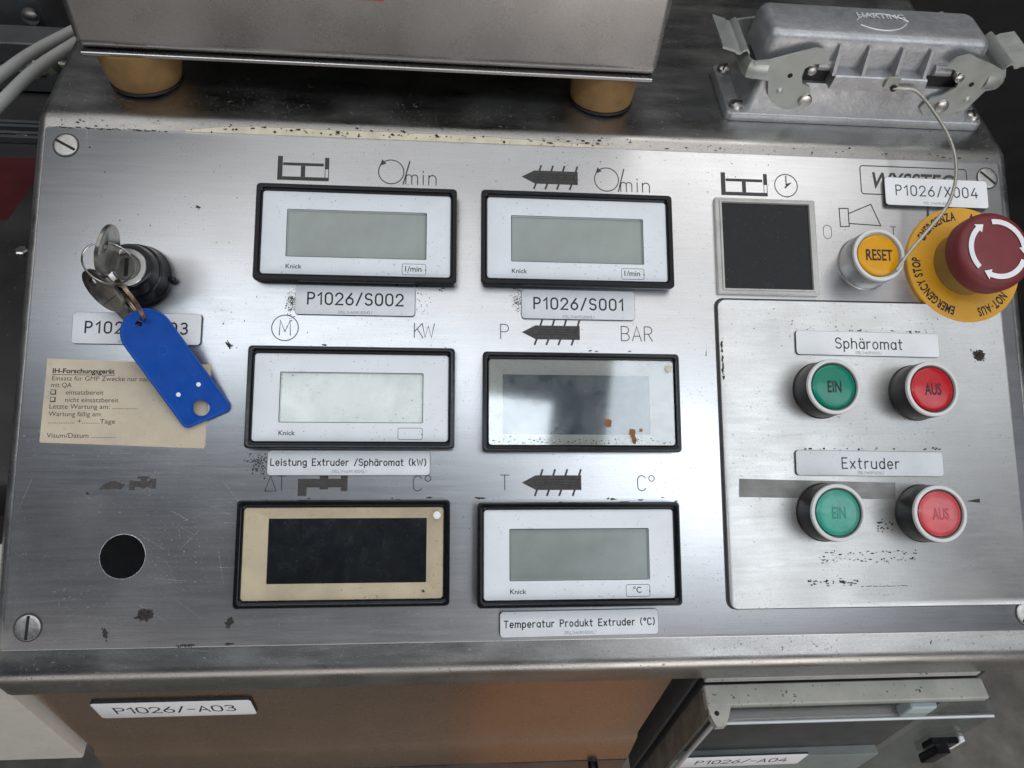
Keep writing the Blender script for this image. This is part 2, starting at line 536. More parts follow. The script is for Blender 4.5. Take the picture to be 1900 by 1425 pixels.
glyph('5', 3.4, [(3.2, 6), (0.5, 6), (0.3, 3.3)] + arc(1.6, 1.9, 1.8, 1.9, 125, -140, 12))
glyph('6', 3.4, [(2.7, 6)] + arc(1.7, 1.8, 1.7, 1.8, 155, 515, 22))
glyph('9', 3.4, [(0.7, 0)] + arc(1.7, 4.2, 1.7, 1.8, -25, 335, 22))
glyph('/', 2.6, [(0, -0.3), (2.6, 6.3)])
glyph('-', 2.4, [(0, 2.8), (2.4, 2.8)])
glyph('(', 1.3, arc(2.6, 3, 2.6, 4.0, 125, 235, 8))
glyph(')', 1.3, arc(-1.3, 3, 2.6, 4.0, 55, -55, 8))
glyph('º', 1.7, arc(0.85, 5, 0.85, 1.1, 0, 360, 12))
glyph('P', 3.2, [(0, 0), (0, 6), (1.7, 6)] + arc(1.7, 4.45, 1.5, 1.55, 80, -80, 9) + [(1.6, 2.9), (0.1, 2.9)])
glyph('R', 3.3, [(0, 0), (0, 6), (1.7, 6)] + arc(1.7, 4.45, 1.5, 1.55, 80, -80, 9) + [(1.6, 2.9), (0.1, 2.9)], [(1.7, 2.8), (3.3, 0)])
glyph('B', 3.3, [(0, 2.9), (0, 6), (1.7, 6)] + arc(1.7, 4.5, 1.4, 1.5, 80, -80, 8) + [(1.6, 3), (0.2, 3)],
      [(0, 3.0), (0, 0), (1.7, 0)] + arc(1.7, 1.5, 1.6, 1.5, -80, 75, 8))
glyph('D', 3.5, [(0, 0), (0, 6), (1.4, 6)] + arc(1.4, 3, 2.1, 3, 80, -80, 12) + [(1.4, 0), (0.1, 0)])
glyph('S', 3.4, arc(1.7, 4.5, 1.6, 1.5, 25, 260, 12) + arc(1.7, 1.55, 1.7, 1.55, 80, -155, 12))
glyph('X', 3.6, [(0, 0), (3.6, 6)], [(0, 6), (3.6, 0)])
glyph('L', 2.9, [(0, 6), (0, 0), (2.9, 0)])
glyph('E', 3.0, [(3.0, 6), (0, 6), (0, 0), (3.0, 0)], [(0.1, 3.1), (2.5, 3.1)])
glyph('T', 3.6, [(0, 6), (3.6, 6)], [(1.8, 5.9), (1.8, 0)])
glyph('A', 3.8, [(0, 0), (1.9, 6), (3.8, 0)], [(0.7, 2), (3.1, 2)])
glyph('K', 3.5, [(0, 0), (0, 6)], [(3.2, 6), (0.1, 2.6)], [(1.2, 3.7), (3.5, 0)])
glyph('W', 5.0, [(0, 6), (1.2, 0), (2.5, 5), (3.8, 0), (5, 6)])
glyph('M', 4.4, [(0, 0), (0.3, 6), (2.2, 1.4), (4.1, 6), (4.4, 0)])
glyph('C', 3.2, arc(1.7, 4.3, 1.7, 1.7, 25, 180, 10) + arc(1.7, 1.7, 1.7, 1.7, 180, 335, 10))
glyph('H', 3.5, [(0, 0), (0, 6)], [(3.5, 0), (3.5, 6)], [(0.1, 3.1), (3.4, 3.1)])
glyph('e', 3.0, [(0.1, 2.1), (3.0, 2.1)] + arc(1.5, 2.1, 1.5, 2.1, 5, 315, 16))
glyph('i', 0.6, [(0.3, 0), (0.3, 4.1)], [(0.3, 5.3), (0.3, 5.8)])
glyph('s', 2.6, arc(1.3, 3.1, 1.2, 1.0, 35, 260, 9) + arc(1.3, 1.0, 1.3, 1.05, 80, -150, 9))
glyph('t', 2.2, [(0.8, 5.8), (0.8, 0.8)] + arc(1.6, 0.8, 0.8, 0.8, 190, 280, 4), [(0, 4.1), (2.1, 4.1)])
glyph('u', 3.0, [(0, 4.1), (0, 1.4)] + arc(1.5, 1.4, 1.5, 1.4, 190, 350, 10) + [(3, 1.5)], [(3.0, 4.1), (3.0, 0)])
glyph('n', 3.0, [(0, 0), (0, 4.1)], [(0, 2.6)] + arc(1.5, 2.6, 1.5, 1.5, 170, 10, 10) + [(3, 0)])
glyph('h', 3.0, [(0, 0), (0, 6)], [(0, 2.6)] + arc(1.5, 2.6, 1.5, 1.5, 170, 10, 10) + [(3, 0)])
glyph('m', 4.8, [(0, 0), (0, 4.1)], [(0, 2.9)] + arc(1.2, 2.9, 1.2, 1.2, 170, 10, 8) + [(2.4, 0)],
      [(2.4, 2.9)] + arc(3.6, 2.9, 1.2, 1.2, 170, 10, 8) + [(4.8, 0)])
glyph('r', 2.0, [(0, 0), (0, 4.1)], [(0, 2.4)] + arc(1.5, 2.6, 1.5, 1.5, 170, 70, 7))
glyph('g', 3.0, arc(1.5, 2.2, 1.5, 1.9, 20, 340, 16), [(3.0, 4.1), (3.0, -0.6)] + arc(1.5, -0.6, 1.5, 1.3, 0, -150, 9))
glyph('d', 3.0, arc(1.5, 2.05, 1.5, 2.05, 20, 340, 16), [(3.0, 6), (3.0, 0)])
glyph('p', 3.0, arc(1.5, 2.05, 1.5, 2.05, 160, -160, 16), [(0, 4.1), (0, -2)])
glyph('a', 3.0, arc(1.5, 2.05, 1.5, 2.05, 20, 340, 16), [(3.0, 4.1), (3.0, 0)])
glyph('ä', 3.0, arc(1.5, 2.05, 1.5, 2.05, 20, 340, 16), [(3.0, 4.1), (3.0, 0)], [(0.8, 5.4), (0.8, 5.8)], [(2.2, 5.4), (2.2, 5.8)])
glyph('o', 3.0, arc(1.5, 2.05, 1.5, 2.05, 0, 360, 18))
glyph('x', 2.8, [(0, 0), (2.8, 4.1)], [(0, 4.1), (2.8, 0)])
glyph('k', 2.7, [(0, 0), (0, 6)], [(2.5, 4.1), (0.1, 1.7)], [(0.9, 2.5), (2.7, 0)])
glyph('c', 2.8, arc(1.5, 2.05, 1.5, 2.05, 45, 315, 12))
glyph(' ', 2.2)

def engrave(mb, text, x0, x1, y, h, wd, z, slant=0.0, M=None):
    """single-stroke lettering stretched to run from x0 to x1 on baseline y, cap height h"""
    s = h / 6.0
    nat = sum(G[c][0] for c in text) * s
    gap = (x1 - x0 - nat) / max(1, len(text) - 1)
    x = x0
    for c in text:
        wd_, sts = G[c]
        for st in sts:
            mb.ribbon([(x + p[0] * s + slant * p[1] * s, y + p[1] * s) for p in st], wd, z, M)
        x += wd_ * s + gap
    return mb

_cache = {}
def font_mesh(text, bold=0.0):
    key = (text, bold)
    if key not in _cache:
        cu = bpy.data.curves.new('lettering_curve', 'FONT')
        cu.body = text
        cu.size = 1
        cu.offset = bold
        cu.resolution_u = 4
        cu.fill_mode = 'FRONT'
        o = bpy.data.objects.new('lettering_curve', cu)
        COL.objects.link(o)
        bpy.context.view_layer.update()
        dg = bpy.context.evaluated_depsgraph_get()
        me = bpy.data.meshes.new_from_object(o.evaluated_get(dg))
        vs_ = [tuple(v.co) for v in me.vertices]
        fs = [tuple(p.vertices) for p in me.polygons]
        bpy.data.objects.remove(o)
        bpy.data.curves.remove(cu)
        bpy.data.meshes.remove(me)
        _cache[key] = (vs_, fs)
    return _cache[key]
def write(mb, text, x0, y, z, cap=None, width=None, M=None, bold=0.0, centre=False, shear=0.0):
    """outline-font lettering; cap height and/or total width in mm"""
    vs_, fs = font_mesh(text, bold)
    xs = [v[0] for v in vs_]
    lo, hi = min(xs), max(xs)
    CAP = 0.70
    sy = cap / CAP if cap else width / (hi - lo)
    sx = width / (hi - lo) if width else sy
    ox = x0 - (lo + hi) / 2 * sx if centre else x0 - lo * sx
    return mb.add([(ox + v[0] * sx + shear * v[1] * sy, y + v[1] * sy, z) for v in vs_], fs, M)

def blot(mb, x, y, r, z, ecc=1.0, ang=0.0, n=9, M=None, rag=0.45):
    pts = []
    for i in range(n):
        a = 2 * PI * i / n
        q = r * (1 - rag + 2 * rag * random.random())
        px, py = q * math.cos(a) * ecc, q * math.sin(a)
        pts.append((x + px * math.cos(ang) - py * math.sin(ang), y + px * math.sin(ang) + py * math.cos(ang)))
    mb.k += 1
    return mb.poly(pts, z + 0.003 * (mb.k % 15), M)
def speckle(mb, x, y, sx, sy, n, r, z, M=None):
    for _ in range(n):
        blot(mb, x + random.gauss(0, sx), y + random.gauss(0, sy), r * (0.35 + random.random()), z,
             1 + random.random() * 1.2, random.random() * 3, 7, M)
    return mb

# =================================================================== SETTING
fl = MB()
fl.box(-4000, 4000, -3500, 4000, -840, -800)
struct(fl.build('floor', CONC))
pf = MB().box(30, 290, -900, -215, -800, -765, c=4)  # unseen brown board, added so the front panel mirrors a copper patch
struct(pf.build('reflection_board', mat('brown_reflection_board', (0.36, 0.205, 0.115), 0.6, 0, var=0.3, vscale=0.006)))

# =================================================================== CONSOLE
console = thing('control_console', WM(0, -110, -300), 'wide brushed steel control console with a sloping instrument plate, shelf behind and brown front', 'control console')
CI = console.matrix_world.inverted()
def fillet(pts, rad, n=8):
    out = []
    m = len(pts)
    for i in range(m):
        p, a, b = Vector(pts[i]), Vector(pts[i - 1]), Vector(pts[(i + 1) % m])
        r = rad[i]
        if r <= 0:
            out.append(tuple(p))
            continue
        da, db = (a - p).normalized(), (b - p).normalized()
        ang = da.angle(db)
        t = r / math.tan(ang / 2)
        c = p + (da + db).normalized() * (r / math.sin(ang / 2))
        s0, s1 = p + da * t, p + db * t
        v0, v1 = s0 - c, s1 - c
        a0 = math.atan2(v0.y, v0.x)
        a1 = math.atan2(v1.y, v1.x)
        d = (a1 - a0 + PI) % (2 * PI) - PI
        for k in range(n + 1):
            th = a0 + d * k / n
            out.append((c.x + r * math.cos(th), c.y + r * math.sin(th)))
    return out
def yz(x, y, z):
    v = p2w(x, y, z)
    return (v.y, v.z)
crease = yz(0, 122, -1.2)
lipc = yz(0, -141, -1.2)
back = q2w(0, 235, 0)
prof = [(-90, -330), (-90, -96), (lipc[0], -96 + 3), lipc, crease, (back.y, back.z), (back.y, -330)]
prof = fillet(prof, [0, 0, 2.0, 8.5, 12, 6, 0])
def extrude_x(mb, prof, x0, x1, soft=4.5):
    """body with rounded end edges: outlines shrunk a little at both ends"""
    c = Vector((sum(p[0] for p in prof) / len(prof), sum(p[1] for p in prof) / len(prof)))
    m = len(prof)
    nr = []
    for i in range(m):
        a, b = Vector(prof[i - 1]), Vector(prof[(i + 1) % m])
        d = (b - a).normalized()
        n = Vector((-d.y, d.x))
        if n.dot(c - Vector(prof[i])) < 0:
            n = -n
        nr.append(n)
    secs = []
    for k in range(5):
        t = R_(90 * k / 4)
        secs.append((x0 + soft * (1 - math.sin(t)), soft * (1 - math.cos(t))))
    secs = [(x0 + soft * (1 - math.cos(R_(22.5 * k))), soft * (1 - math.sin(R_(22.5 * k)))) for k in range(5)]
    secs += [(x1 - (x - x0), o) for x, o in reversed(secs)]
    vs_, fs = [], []
    for (x, o) in secs:
        vs_ += [(x, p[0] + n.x * o, p[1] + n.y * o) for p, n in zip(prof, nr)]
    for k in range(len(secs) - 1):
        for i in range(m):
            j = (i + 1) % m
            fs.append((k * m + i, k * m + j, (k + 1) * m + j, (k + 1) * m + i))
    fs.append(tuple(range(m)))
    fs.append(tuple(reversed(range((len(secs) - 1) * m, len(secs) * m))))
    return mb.add(vs_, fs)
hb = extrude_x(MB(), prof, -212.5, 287.5, 5)
hb.build('housing', HOUSE, console, CI)

# sloping instrument plate, 488 x 243
plate = MB().loft([(rr(488, 242.5, 1.5, 3, 37, -6.5), -1.1), (rr(488, 242.5, 1.5, 3, 37, -6.5), -0.15), (rr(487.5, 242, 1.3, 3, 37, -6.5), 0)]).build(
    'front_plate', STEEL, console, CI @ PM())
def on_plate(mb, name, m, z=0):
    return mb.build(name, m, plate, Matrix.Translation((0, 0, z * S)))
Z = 0.03
# --- engraved symbols
def vessel(x, y):
    mb = MB()
    for k, q in enumerate(([(0, 0), (2.4, 0), (2.4, 12.3), (0, 12.3)], [(2.45, 0), (24.8, 0), (24.8, 1.9), (2.45, 1.9)],
              [(22.7, 6.2), (24.8, 6.2), (24.8, 12.2), (22.7, 12.2)], [(2.6, 7.6), (22.2, 7.6), (22.2, 9.1), (2.6, 9.1)],
              [(11.2, 1.95), (13.3, 1.95), (13.3, 7.55), (11.2, 7.55)])):
        mb.poly([(x + a, y + b) for a, b in q], Z)
    on_plate(mb, 'vessel_symbol', ENG)
    on_plate(MB().ribbon([(x + 22.9, y + 1.95), (x + 22.9, y + 6.2)], 0.35, Z).ribbon([(x + 24.6, y + 1.95), (x + 24.6, y + 6.2)], 0.35, Z), 'vessel_outline', ENGL)
vessel(-97.6, 91.8)
vessel(126.0, 91.8)
def screw_symbol(x, y):
    mb = MB()
    mb.poly([(x, y), (x + 6.6, y + 3.5), (x + 28.7, y + 3.5), (x + 28.7, y - 3.5), (x + 6.8, y - 3.5)], Z)
    for dx in (9.2, 15.2, 21.1, 27.7):
        mb.ribbon([(x + dx, y + 3.6), (x + dx + 0.8, y + 6.1)], 0.95, Z)
    for dx in (7.2, 13, 18.9, 25.4):
        mb.ribbon([(x + dx, y - 3.6), (x + dx - 0.9, y - 6.0)], 0.95, Z)
    on_plate(mb, 'extruder_screw_symbol', ENG)
    m2 = MB()
    for k in (-1.1, 0.1, 1.3):
        m2.ribbon([(x + 6 + random.random() * 3, y + k), (x + 17, y + k + 0.15), (x + 27, y + k)], 0.22, Z + 0.06)
    m2.ribbon([(x + 28.4, y + 3.4), (x + 26.4, y), (x + 28.4, y - 3.4)], 0.3, Z + 0.06)
    on_plate(m2, 'groove', INK)
screw_symbol(22.5, 97.9)
screw_symbol(22.3, 17.9)
screw_symbol(21.9, -55.2)
def rpm(x, y):
    mb = MB()
    mb.ribbon(arc(x, y, 6.2, 6.2, 0, 360, 40)[:-1], 0.5, Z, closed=True)
    mb.ribbon([(x + 6.0, y - 6.2), (x + 9.1, y + 5.9)], 0.62, Z)
    engrave(mb, 'min', x + 7.3, x + 22.2, y - 6.1, 7.2, 0.48, Z)
    on_plate(mb, 'revolutions_symbol', ENGL)
    on_plate(MB().poly([(x - 4.6, y + 6.4), (x - 2.4, y + 4.3), (x - 5.6, y + 3.1)], Z + 0.07), 'arrow', ENG)
rpm(-42.5, 97.9)
rpm(66.0, 97.9)
mb = MB().ribbon(arc(-91.0, 18.0, 6.2, 6.2, 0, 360, 40)[:-1], 0.45, Z, closed=True)
engrave(mb, 'M', -93.6, -88.2, 14.5, 7.1, 0.45, Z)
on_plate(mb, 'motor_symbol', ENGL)
on_plate(engrave(MB(), 'KW', -29.9, -20.3, 14.3, 7.0, 0.45, Z), 'unit_lettering', ENGL)
on_plate(engrave(MB(), 'P', 11.9, 15.9, 14.4, 7.2, 0.45, Z), 'pressure_letter', ENGL)
on_plate(engrave(MB(), 'BAR', 71.8, 87.4, 14.4, 7.2, 0.45, Z), 'unit_lettering', ENGL)
on_plate(engrave(MB(), 'T', 11.7, 15.6, -58.6, 7.0, 0.4, Z), 'temperature_letter', ENGL)
mb = engrave(MB(), 'C', 78.1, 82.0, -59.1, 7.2, 0.42, Z)
mb.ribbon(arc(85.0, -53.2, 1.35, 1.35, 0, 360, 18)[:-1], 0.4, Z, closed=True)
on_plate(mb, 'unit_lettering', ENGL)
mb = engrave(MB(), 'C', -29.3, -25.6, -59.0, 7.0, 0.4, Z)
mb.ribbon(arc(-22.5, -53.2, 1.35, 1.35, 0, 360, 18)[:-1], 0.4, Z, closed=True)
on_plate(mb, 'unit_lettering', ENGL)
on_plate(MB().ribbon([(-97.2, -58.9), (-92.2, -58.9), (-94.8, -52.1)], 0.4, Z, closed=True).ribbon([(-89.7, -58.5), (-89.8, -52.1)], 0.4, Z).ribbon(
    [(-91.5, -52.0), (-88.0, -52.0)], 0.4, Z), 'temperature_difference_symbol', ENGL)
on_plate(MB().poly([(-82.4, -53.3), (-82.4, -61.2), (-78.3, -61.2), (-78.3, -57.3), (-72.5, -57.3), (-72.5, -58.2), (-68.6, -58.2), (-68.6, -57.3),
    (-62.8, -57.3), (-62.8, -59.1), (-59.7, -59.1), (-59.7, -51.9), (-62.8, -51.9), (-62.8, -53.3), (-68.6, -53.3), (-68.6, -51.9), (-72.5, -51.9), (-72.5, -53.3)], Z), 'pipe_symbol', ENG)
on_plate(MB().poly([(-157.4, -53.9), (-157.4, -58.4), (-154.9, -58.4), (-154.9, -57.0), (-152.9, -57.0), (-151.2, -57.8), (-149.4, -57.0), (-148.6, -57.0), (-148.6, -57.7),
    (-145.7, -57.7), (-145.7, -53.2), (-148.6, -53.2), (-148.6, -54.3), (-149.9, -54.3), (-149.9, -53.4), (-148.8, -53.4), (-148.8, -52.1), (-154.0, -52.1), (-154.0, -53.4),
    (-152.4, -53.4), (-152.4, -54.3), (-155.2, -54.3)], Z), 'tap_symbol', ENG)
on_plate(MB().poly([(-170.4, -58.2)] + arc(-164.4, -60.6, 6.4, 6.2, 150, 50, 8) + [(-159.1, -55.6), (-161.1, -58.3)] + [(-163.2, -57.8), (-166, -57.9)], Z), 'blade_symbol', ENG)
mb = MB().ribbon(arc(160.9, 98.1, 6.1, 6.1, 0, 360, 40)[:-1], 0.5, Z, closed=True)
mb.ribbon([(161.0, 97.2), (161.0, 103.2)], 0.6, Z).ribbon([(160.8, 97.4), (163.4, 99.6)], 0.7, Z).ribbon([(160.3, 96.8), (162.0, 99.2)], 0.7, Z)
on_plate(mb, 'clock_symbol', ENGL)
mb = MB().ribbon(rr(59.5, 15.6, 1.6, 4, 231.7, 102.9), 0.55, Z, closed=True)
on_plate(mb, 'maker_frame', ENGL)
on_plate(write(MB(), 'WYSSTEC', 206.6, 98.6, Z, cap=8.6, width=46, bold=0.02, shear=0.22), 'maker_lettering', ENG)
mb = MB().ribbon([(189.0, 86.6), (193.9, 86.8), (193.9, 77.0), (189.1, 76.8)], 0.55, Z, closed=True)
mb.ribbon([(194.3, 84.1), (206.6, 89.5), (211.2, 77.9), (194.2, 78.6)], 0.55, Z)
on_plate(mb, 'scraper_symbol', ENGL)
on_plate(engrave(MB(), 'O', 179.7, 183.5, 70.1, 7.2, 0.3, Z), 'off_letter', ENGL)
on_plate(MB().ribbon([(218.0, 77.4), (217.8, 71)], 0.45, Z).ribbon([(216.4, 77.5), (219.4, 77.5)], 0.4, Z), 'on_mark', ENGL)
on_plate(MB().ribbon([(238.0, 88.5), (237.7, 84.0)], 1.4, Z), 'maker_stroke', ENG)
# --- plug, sealant, residue
plug = MB().lathe([(9.7, 0), (9.7, 0.25), (9.3, 0.4), (9.0, 0.25)], 64).build('blanking_plug', BLACKM, plate, Matrix.Translation((-.1582, -.0879, 0)))
MB().loft([(circ(10.0, 64), 0.01), (circ(10.0, 64), 0.16), (circ(9.72, 64), 0.16)], False, False).build('plug_rim', SCREW, plug)
sl = MB()
pts_t = [(-142 + i * 4.5, 116.6 + 2.8 * math.sin(min(1, i / 8) * PI / 2) * (1 if i < 30 else max(0, 1 - (i - 30) / 17)) + random.uniform(-.25, .25)) for i in range(48)]
n = len(pts_t)
vs_, fs = [], []
for (x, y) in pts_t:
    vs_ += [(x, 114.65, -0.4), (x, 114.9, 0.15), (x, y - 1.0, 0.55), (x, y, -0.9)]
for i in range(n - 1):
    for k in range(3):
        fs.append((i * 4 + k, i * 4 + k + 1, i * 4 + 5 + k, i * 4 + 4 + k))
fs = [tuple(reversed(f)) for f in fs]
on_plate(MB().add(vs_, fs), 'sealant_bead', SEAL)
mk = MB()
def smear(mb, x, y, l, h, ang, z, n=26):
    """a ragged streak of dried glue made of many small flakes"""
    for k in range(n):
        u, v = random.gauss(0, .42) * l / 2, random.gauss(0, .45) * h / 2
        blot(mb, x + u * math.cos(ang) - v * math.sin(ang), y + u * math.sin(ang) + v * math.cos(ang), h * (.06 + .15 * random.random()), z, 1.5 + random.random() * 1.5, ang + random.gauss(0, .5), 9)
for (x, y, l, h, a) in ((-134.0, 76.4, 2.2, 1.2, -.6), (-146.7, -113.2, 6.0, 4.2, .2), (-163.4, -121, 4.6, 1.8, -1.35), (-110.4, -117.3, 4.6, 2.4, .9), (-128.6, -127, 9.5, 1.2, 0.0),
                        (-110, -126.6, 5, .9, 0), (-116.5, 9.3, 3.6, 1.6, -.9), (114.6, 8.9, 3.4, .5, 1.5), (-175.5, -60, 1.2, 1.0, 0), (-186, 105, .8, .8, 0)):
    smear(mk, x, y, l, h, a, Z, 60 if l > 3 else 22)
speckle(mk, -88.4, 30.5, 1.3, 3.4, 170, 0.2, Z)
speckle(mk, -26, 30.5, 2.0, 3.5, 30, 0.2, Z)
speckle(mk, 20.2, 33.5, 1.4, 2.8, 120, 0.19, Z)
speckle(mk, -100.5, -46.5, 3.0, 2.4, 120, 0.26, Z)
speckle(mk, 0, -20, 120, 60, 130, 0.16, Z)
speckle(mk, -150, 60, 40, 40, 40, 0.25, Z)
speckle(mk, 60, 107, 60, 6, 30, 0.2, Z)
for i in range(45):
    blot(mk, random.uniform(-205, -150), 114.5 + random.gauss(0, .2), 0.12 + random.random() * .25, Z, 1 + random.random() * 5, 0)
for i in range(60):
    blot(mk, random.uniform(-130, 70), 117 + random.gauss(0, .9), 0.15 + random.random() * .4, 0.6, 1 + random.random() * 2, 0)
for i in range(90):
    blot(mk, random.uniform(-205, 275), 118.5 + random.gauss(0, 1.6), 0.1 + random.random() * .3, -1.05, 1 + random.random() * 2, 0)
for i in range(40):
    x = random.choice((-58, 51, -58, -60, 49)) + random.uniform(-48, 48)
    y = random.choice((39.2, 9.0, 7.6, -62.5, -64.0)) + random.gauss(0, .5)
    blot(mk, x, y, 0.2 + random.random() * .35, Z, 1 + random.random() * 3, 0)
on_plate(mk, 'black_residue', MUCK)['kind'] = 'stuff'
scr = MB()
for i in range(60):
    x, y = random.uniform(-200, 110), random.uniform(-122, 110)
    if random.random() < 0.45:
        x, y = random.gauss(-135, 28), random.gauss(-80, 22)
    a = random.gauss(-0.3, 0.5) if random.random() < .7 else random.uniform(0, 3)
    l = random.uniform(4, 18)
    scr.ribbon([(x, y), (x + l / 2 * math.cos(a), y + l / 2 * math.sin(a) + random.uniform(-.12, .12)), (x + l * math.cos(a), y + l * math.sin(a))], random.uniform(0.03, 0.07), 0.012)
scr.ribbon([(-30, 17.6), (50, 15.9), (121, 15.3)], 0.12, 0.015)
on_plate(scr, 'scratch', mat('bright_scratch', (0.6, 0.61, 0.63), 0.5, 0.9))['kind'] = 'stuff'
# --- cover plate over the lower right of the front plate
cvo = rr(152.5, 151, 4, 5, 197.3, -39.3)
cover = MB().loft([(rr(153, 151.5, 4, 5, 197.3, -39.3), 0.05), (rr(152.6, 151, 4, 5, 197.4, -39.4), 1.5), (rr(152, 150.5, 3.7, 5, 197.4, -39.4), 1.7)]).build('cover_plate', COVER, console, CI @ PM())
gasket = MB().loft([(rr(154.6, 152.6, 4.6, 5, 196.9, -39.1), 0.02), (rr(154.6, 152.6, 4.6, 5, 196.9, -39.1), 0.12)]).build('dark_gap', CORE, cover)
ZC = 1.73
MB().poly([(128.0, -53.4), (208.0, -55.4), (207.4, -63.6), (127.6, -62.3)], ZC).build('masked_stripe', mat('grey_tape_ghost', (0.20, 0.195, 0.185), 0.5, 0.6, var=.2, vscale=.08, fine=.1, stretch=(.1, 1.4, 1)), cover)
mk = MB().poly([(243.9, -64.6), (251.7, -63.3), (251.6, -65.4)], ZC)
smear(mk, 258.1, 9.6, 4.6, 3.4, 0, ZC, 120)
speckle(mk, 258.1, 9.6, 2.2, 1.6, 30, 0.3, ZC)
for i in range(70):
    blot(mk, random.uniform(166, 216), random.choice((-89.2, -92.5, -93)) + random.gauss(0, .6), 0.14 + .22 * random.random(), ZC, 1 + 2 * random.random(), 0)
for i in range(30):
    blot(mk, random.uniform(160, 186), -103 + random.gauss(0, .7), 0.22 + .2 * random.random(), ZC, 1 + 2 * random.random(), 0)
for i in range(16):
    blot(mk, 187 + i * 1.5 + random.random(), -105.2 + random.gauss(0, .1), 0.16, ZC, 3 + 3 * random.random(), 0)
for i in range(18):
    blot(mk, random.uniform(197, 205), -76 + random.gauss(0, 2), 0.25 + .2 * random.random(), ZC, 2, 0.4)
speckle(mk, 196, -30, 45, 40, 60, 0.16, ZC)
speckle(mk, 197, 25, 50, 5, 60, 0.2, ZC)
for i in range(24):
    blot(mk, 122.0 + random.random() * .5, 6.5 + random.uniform(-11, 8), 0.2 + random.random() * .4, ZC, 1.8, 1.5)
for i in range(36):
    blot(mk, random.uniform(156, 236), random.choice((-38.7, 21.3)) + random.gauss(0, .3), 0.15 + random.random() * .3, ZC, 2, 0)
mk.build('black_residue', MUCK, cover)['kind'] = 'stuff'
# --- slotted screws at the corners
for (x, y, a) in ((-197.0, 105.4, -28), (-196.1, -118.1, 88), (273.0, 106.2, -40), (272.2, -119.3, 60)):
    s = MB().lathe([(5.5, 0), (5.5, 0.45), (5.2, 0.62), (4.4, 0.72), (2, 0.78), (0, 0.8)], 40).build('corner_screw', mat('dull_screw_steel', (0.40, 0.39, 0.375), 0.42, 1, var=0.18, vscale=0.3, fine=0.1, bscale=1.2, stretch=(.3, 1.5, 1), grain=.1), console, CI @ PM(x, y, 0.02, a))
    MB().box(-5.15, 5.15, -0.62, 0.62, 0.3, 0.84).build('screw_slot', SLOT, s)
    MB().loft([(circ(6.1, 40), 0.0), (circ(6.1, 40), 0.12)]).build('countersink', mat('grimy_ring', (0.06, 0.055, 0.05), .6, .4), s)
# --- front below the lip
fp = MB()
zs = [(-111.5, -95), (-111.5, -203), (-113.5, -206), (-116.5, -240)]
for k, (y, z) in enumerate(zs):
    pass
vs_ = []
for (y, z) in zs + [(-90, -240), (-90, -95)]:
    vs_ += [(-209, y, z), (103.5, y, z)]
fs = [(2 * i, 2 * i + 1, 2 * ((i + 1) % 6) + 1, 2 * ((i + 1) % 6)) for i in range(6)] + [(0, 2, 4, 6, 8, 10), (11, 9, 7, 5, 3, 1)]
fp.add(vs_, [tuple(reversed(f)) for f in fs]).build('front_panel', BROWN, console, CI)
door = MB().box(-209, 103.5, -116.5, -90, -330, -242.5).build('lower_door', mat('grey_steel_door', (.33, .31, .29), .35, 1, var=.15, vscale=.02), console, CI)
MB().lathe([(3.2, 0), (3.2, 6), (2.6, 7)], 24, Matrix.Translation((82.5, -116.5, -247)) @ Matrix.Rotation(R_(90), 4, 'X')).build('door_latch', BLACK, door)

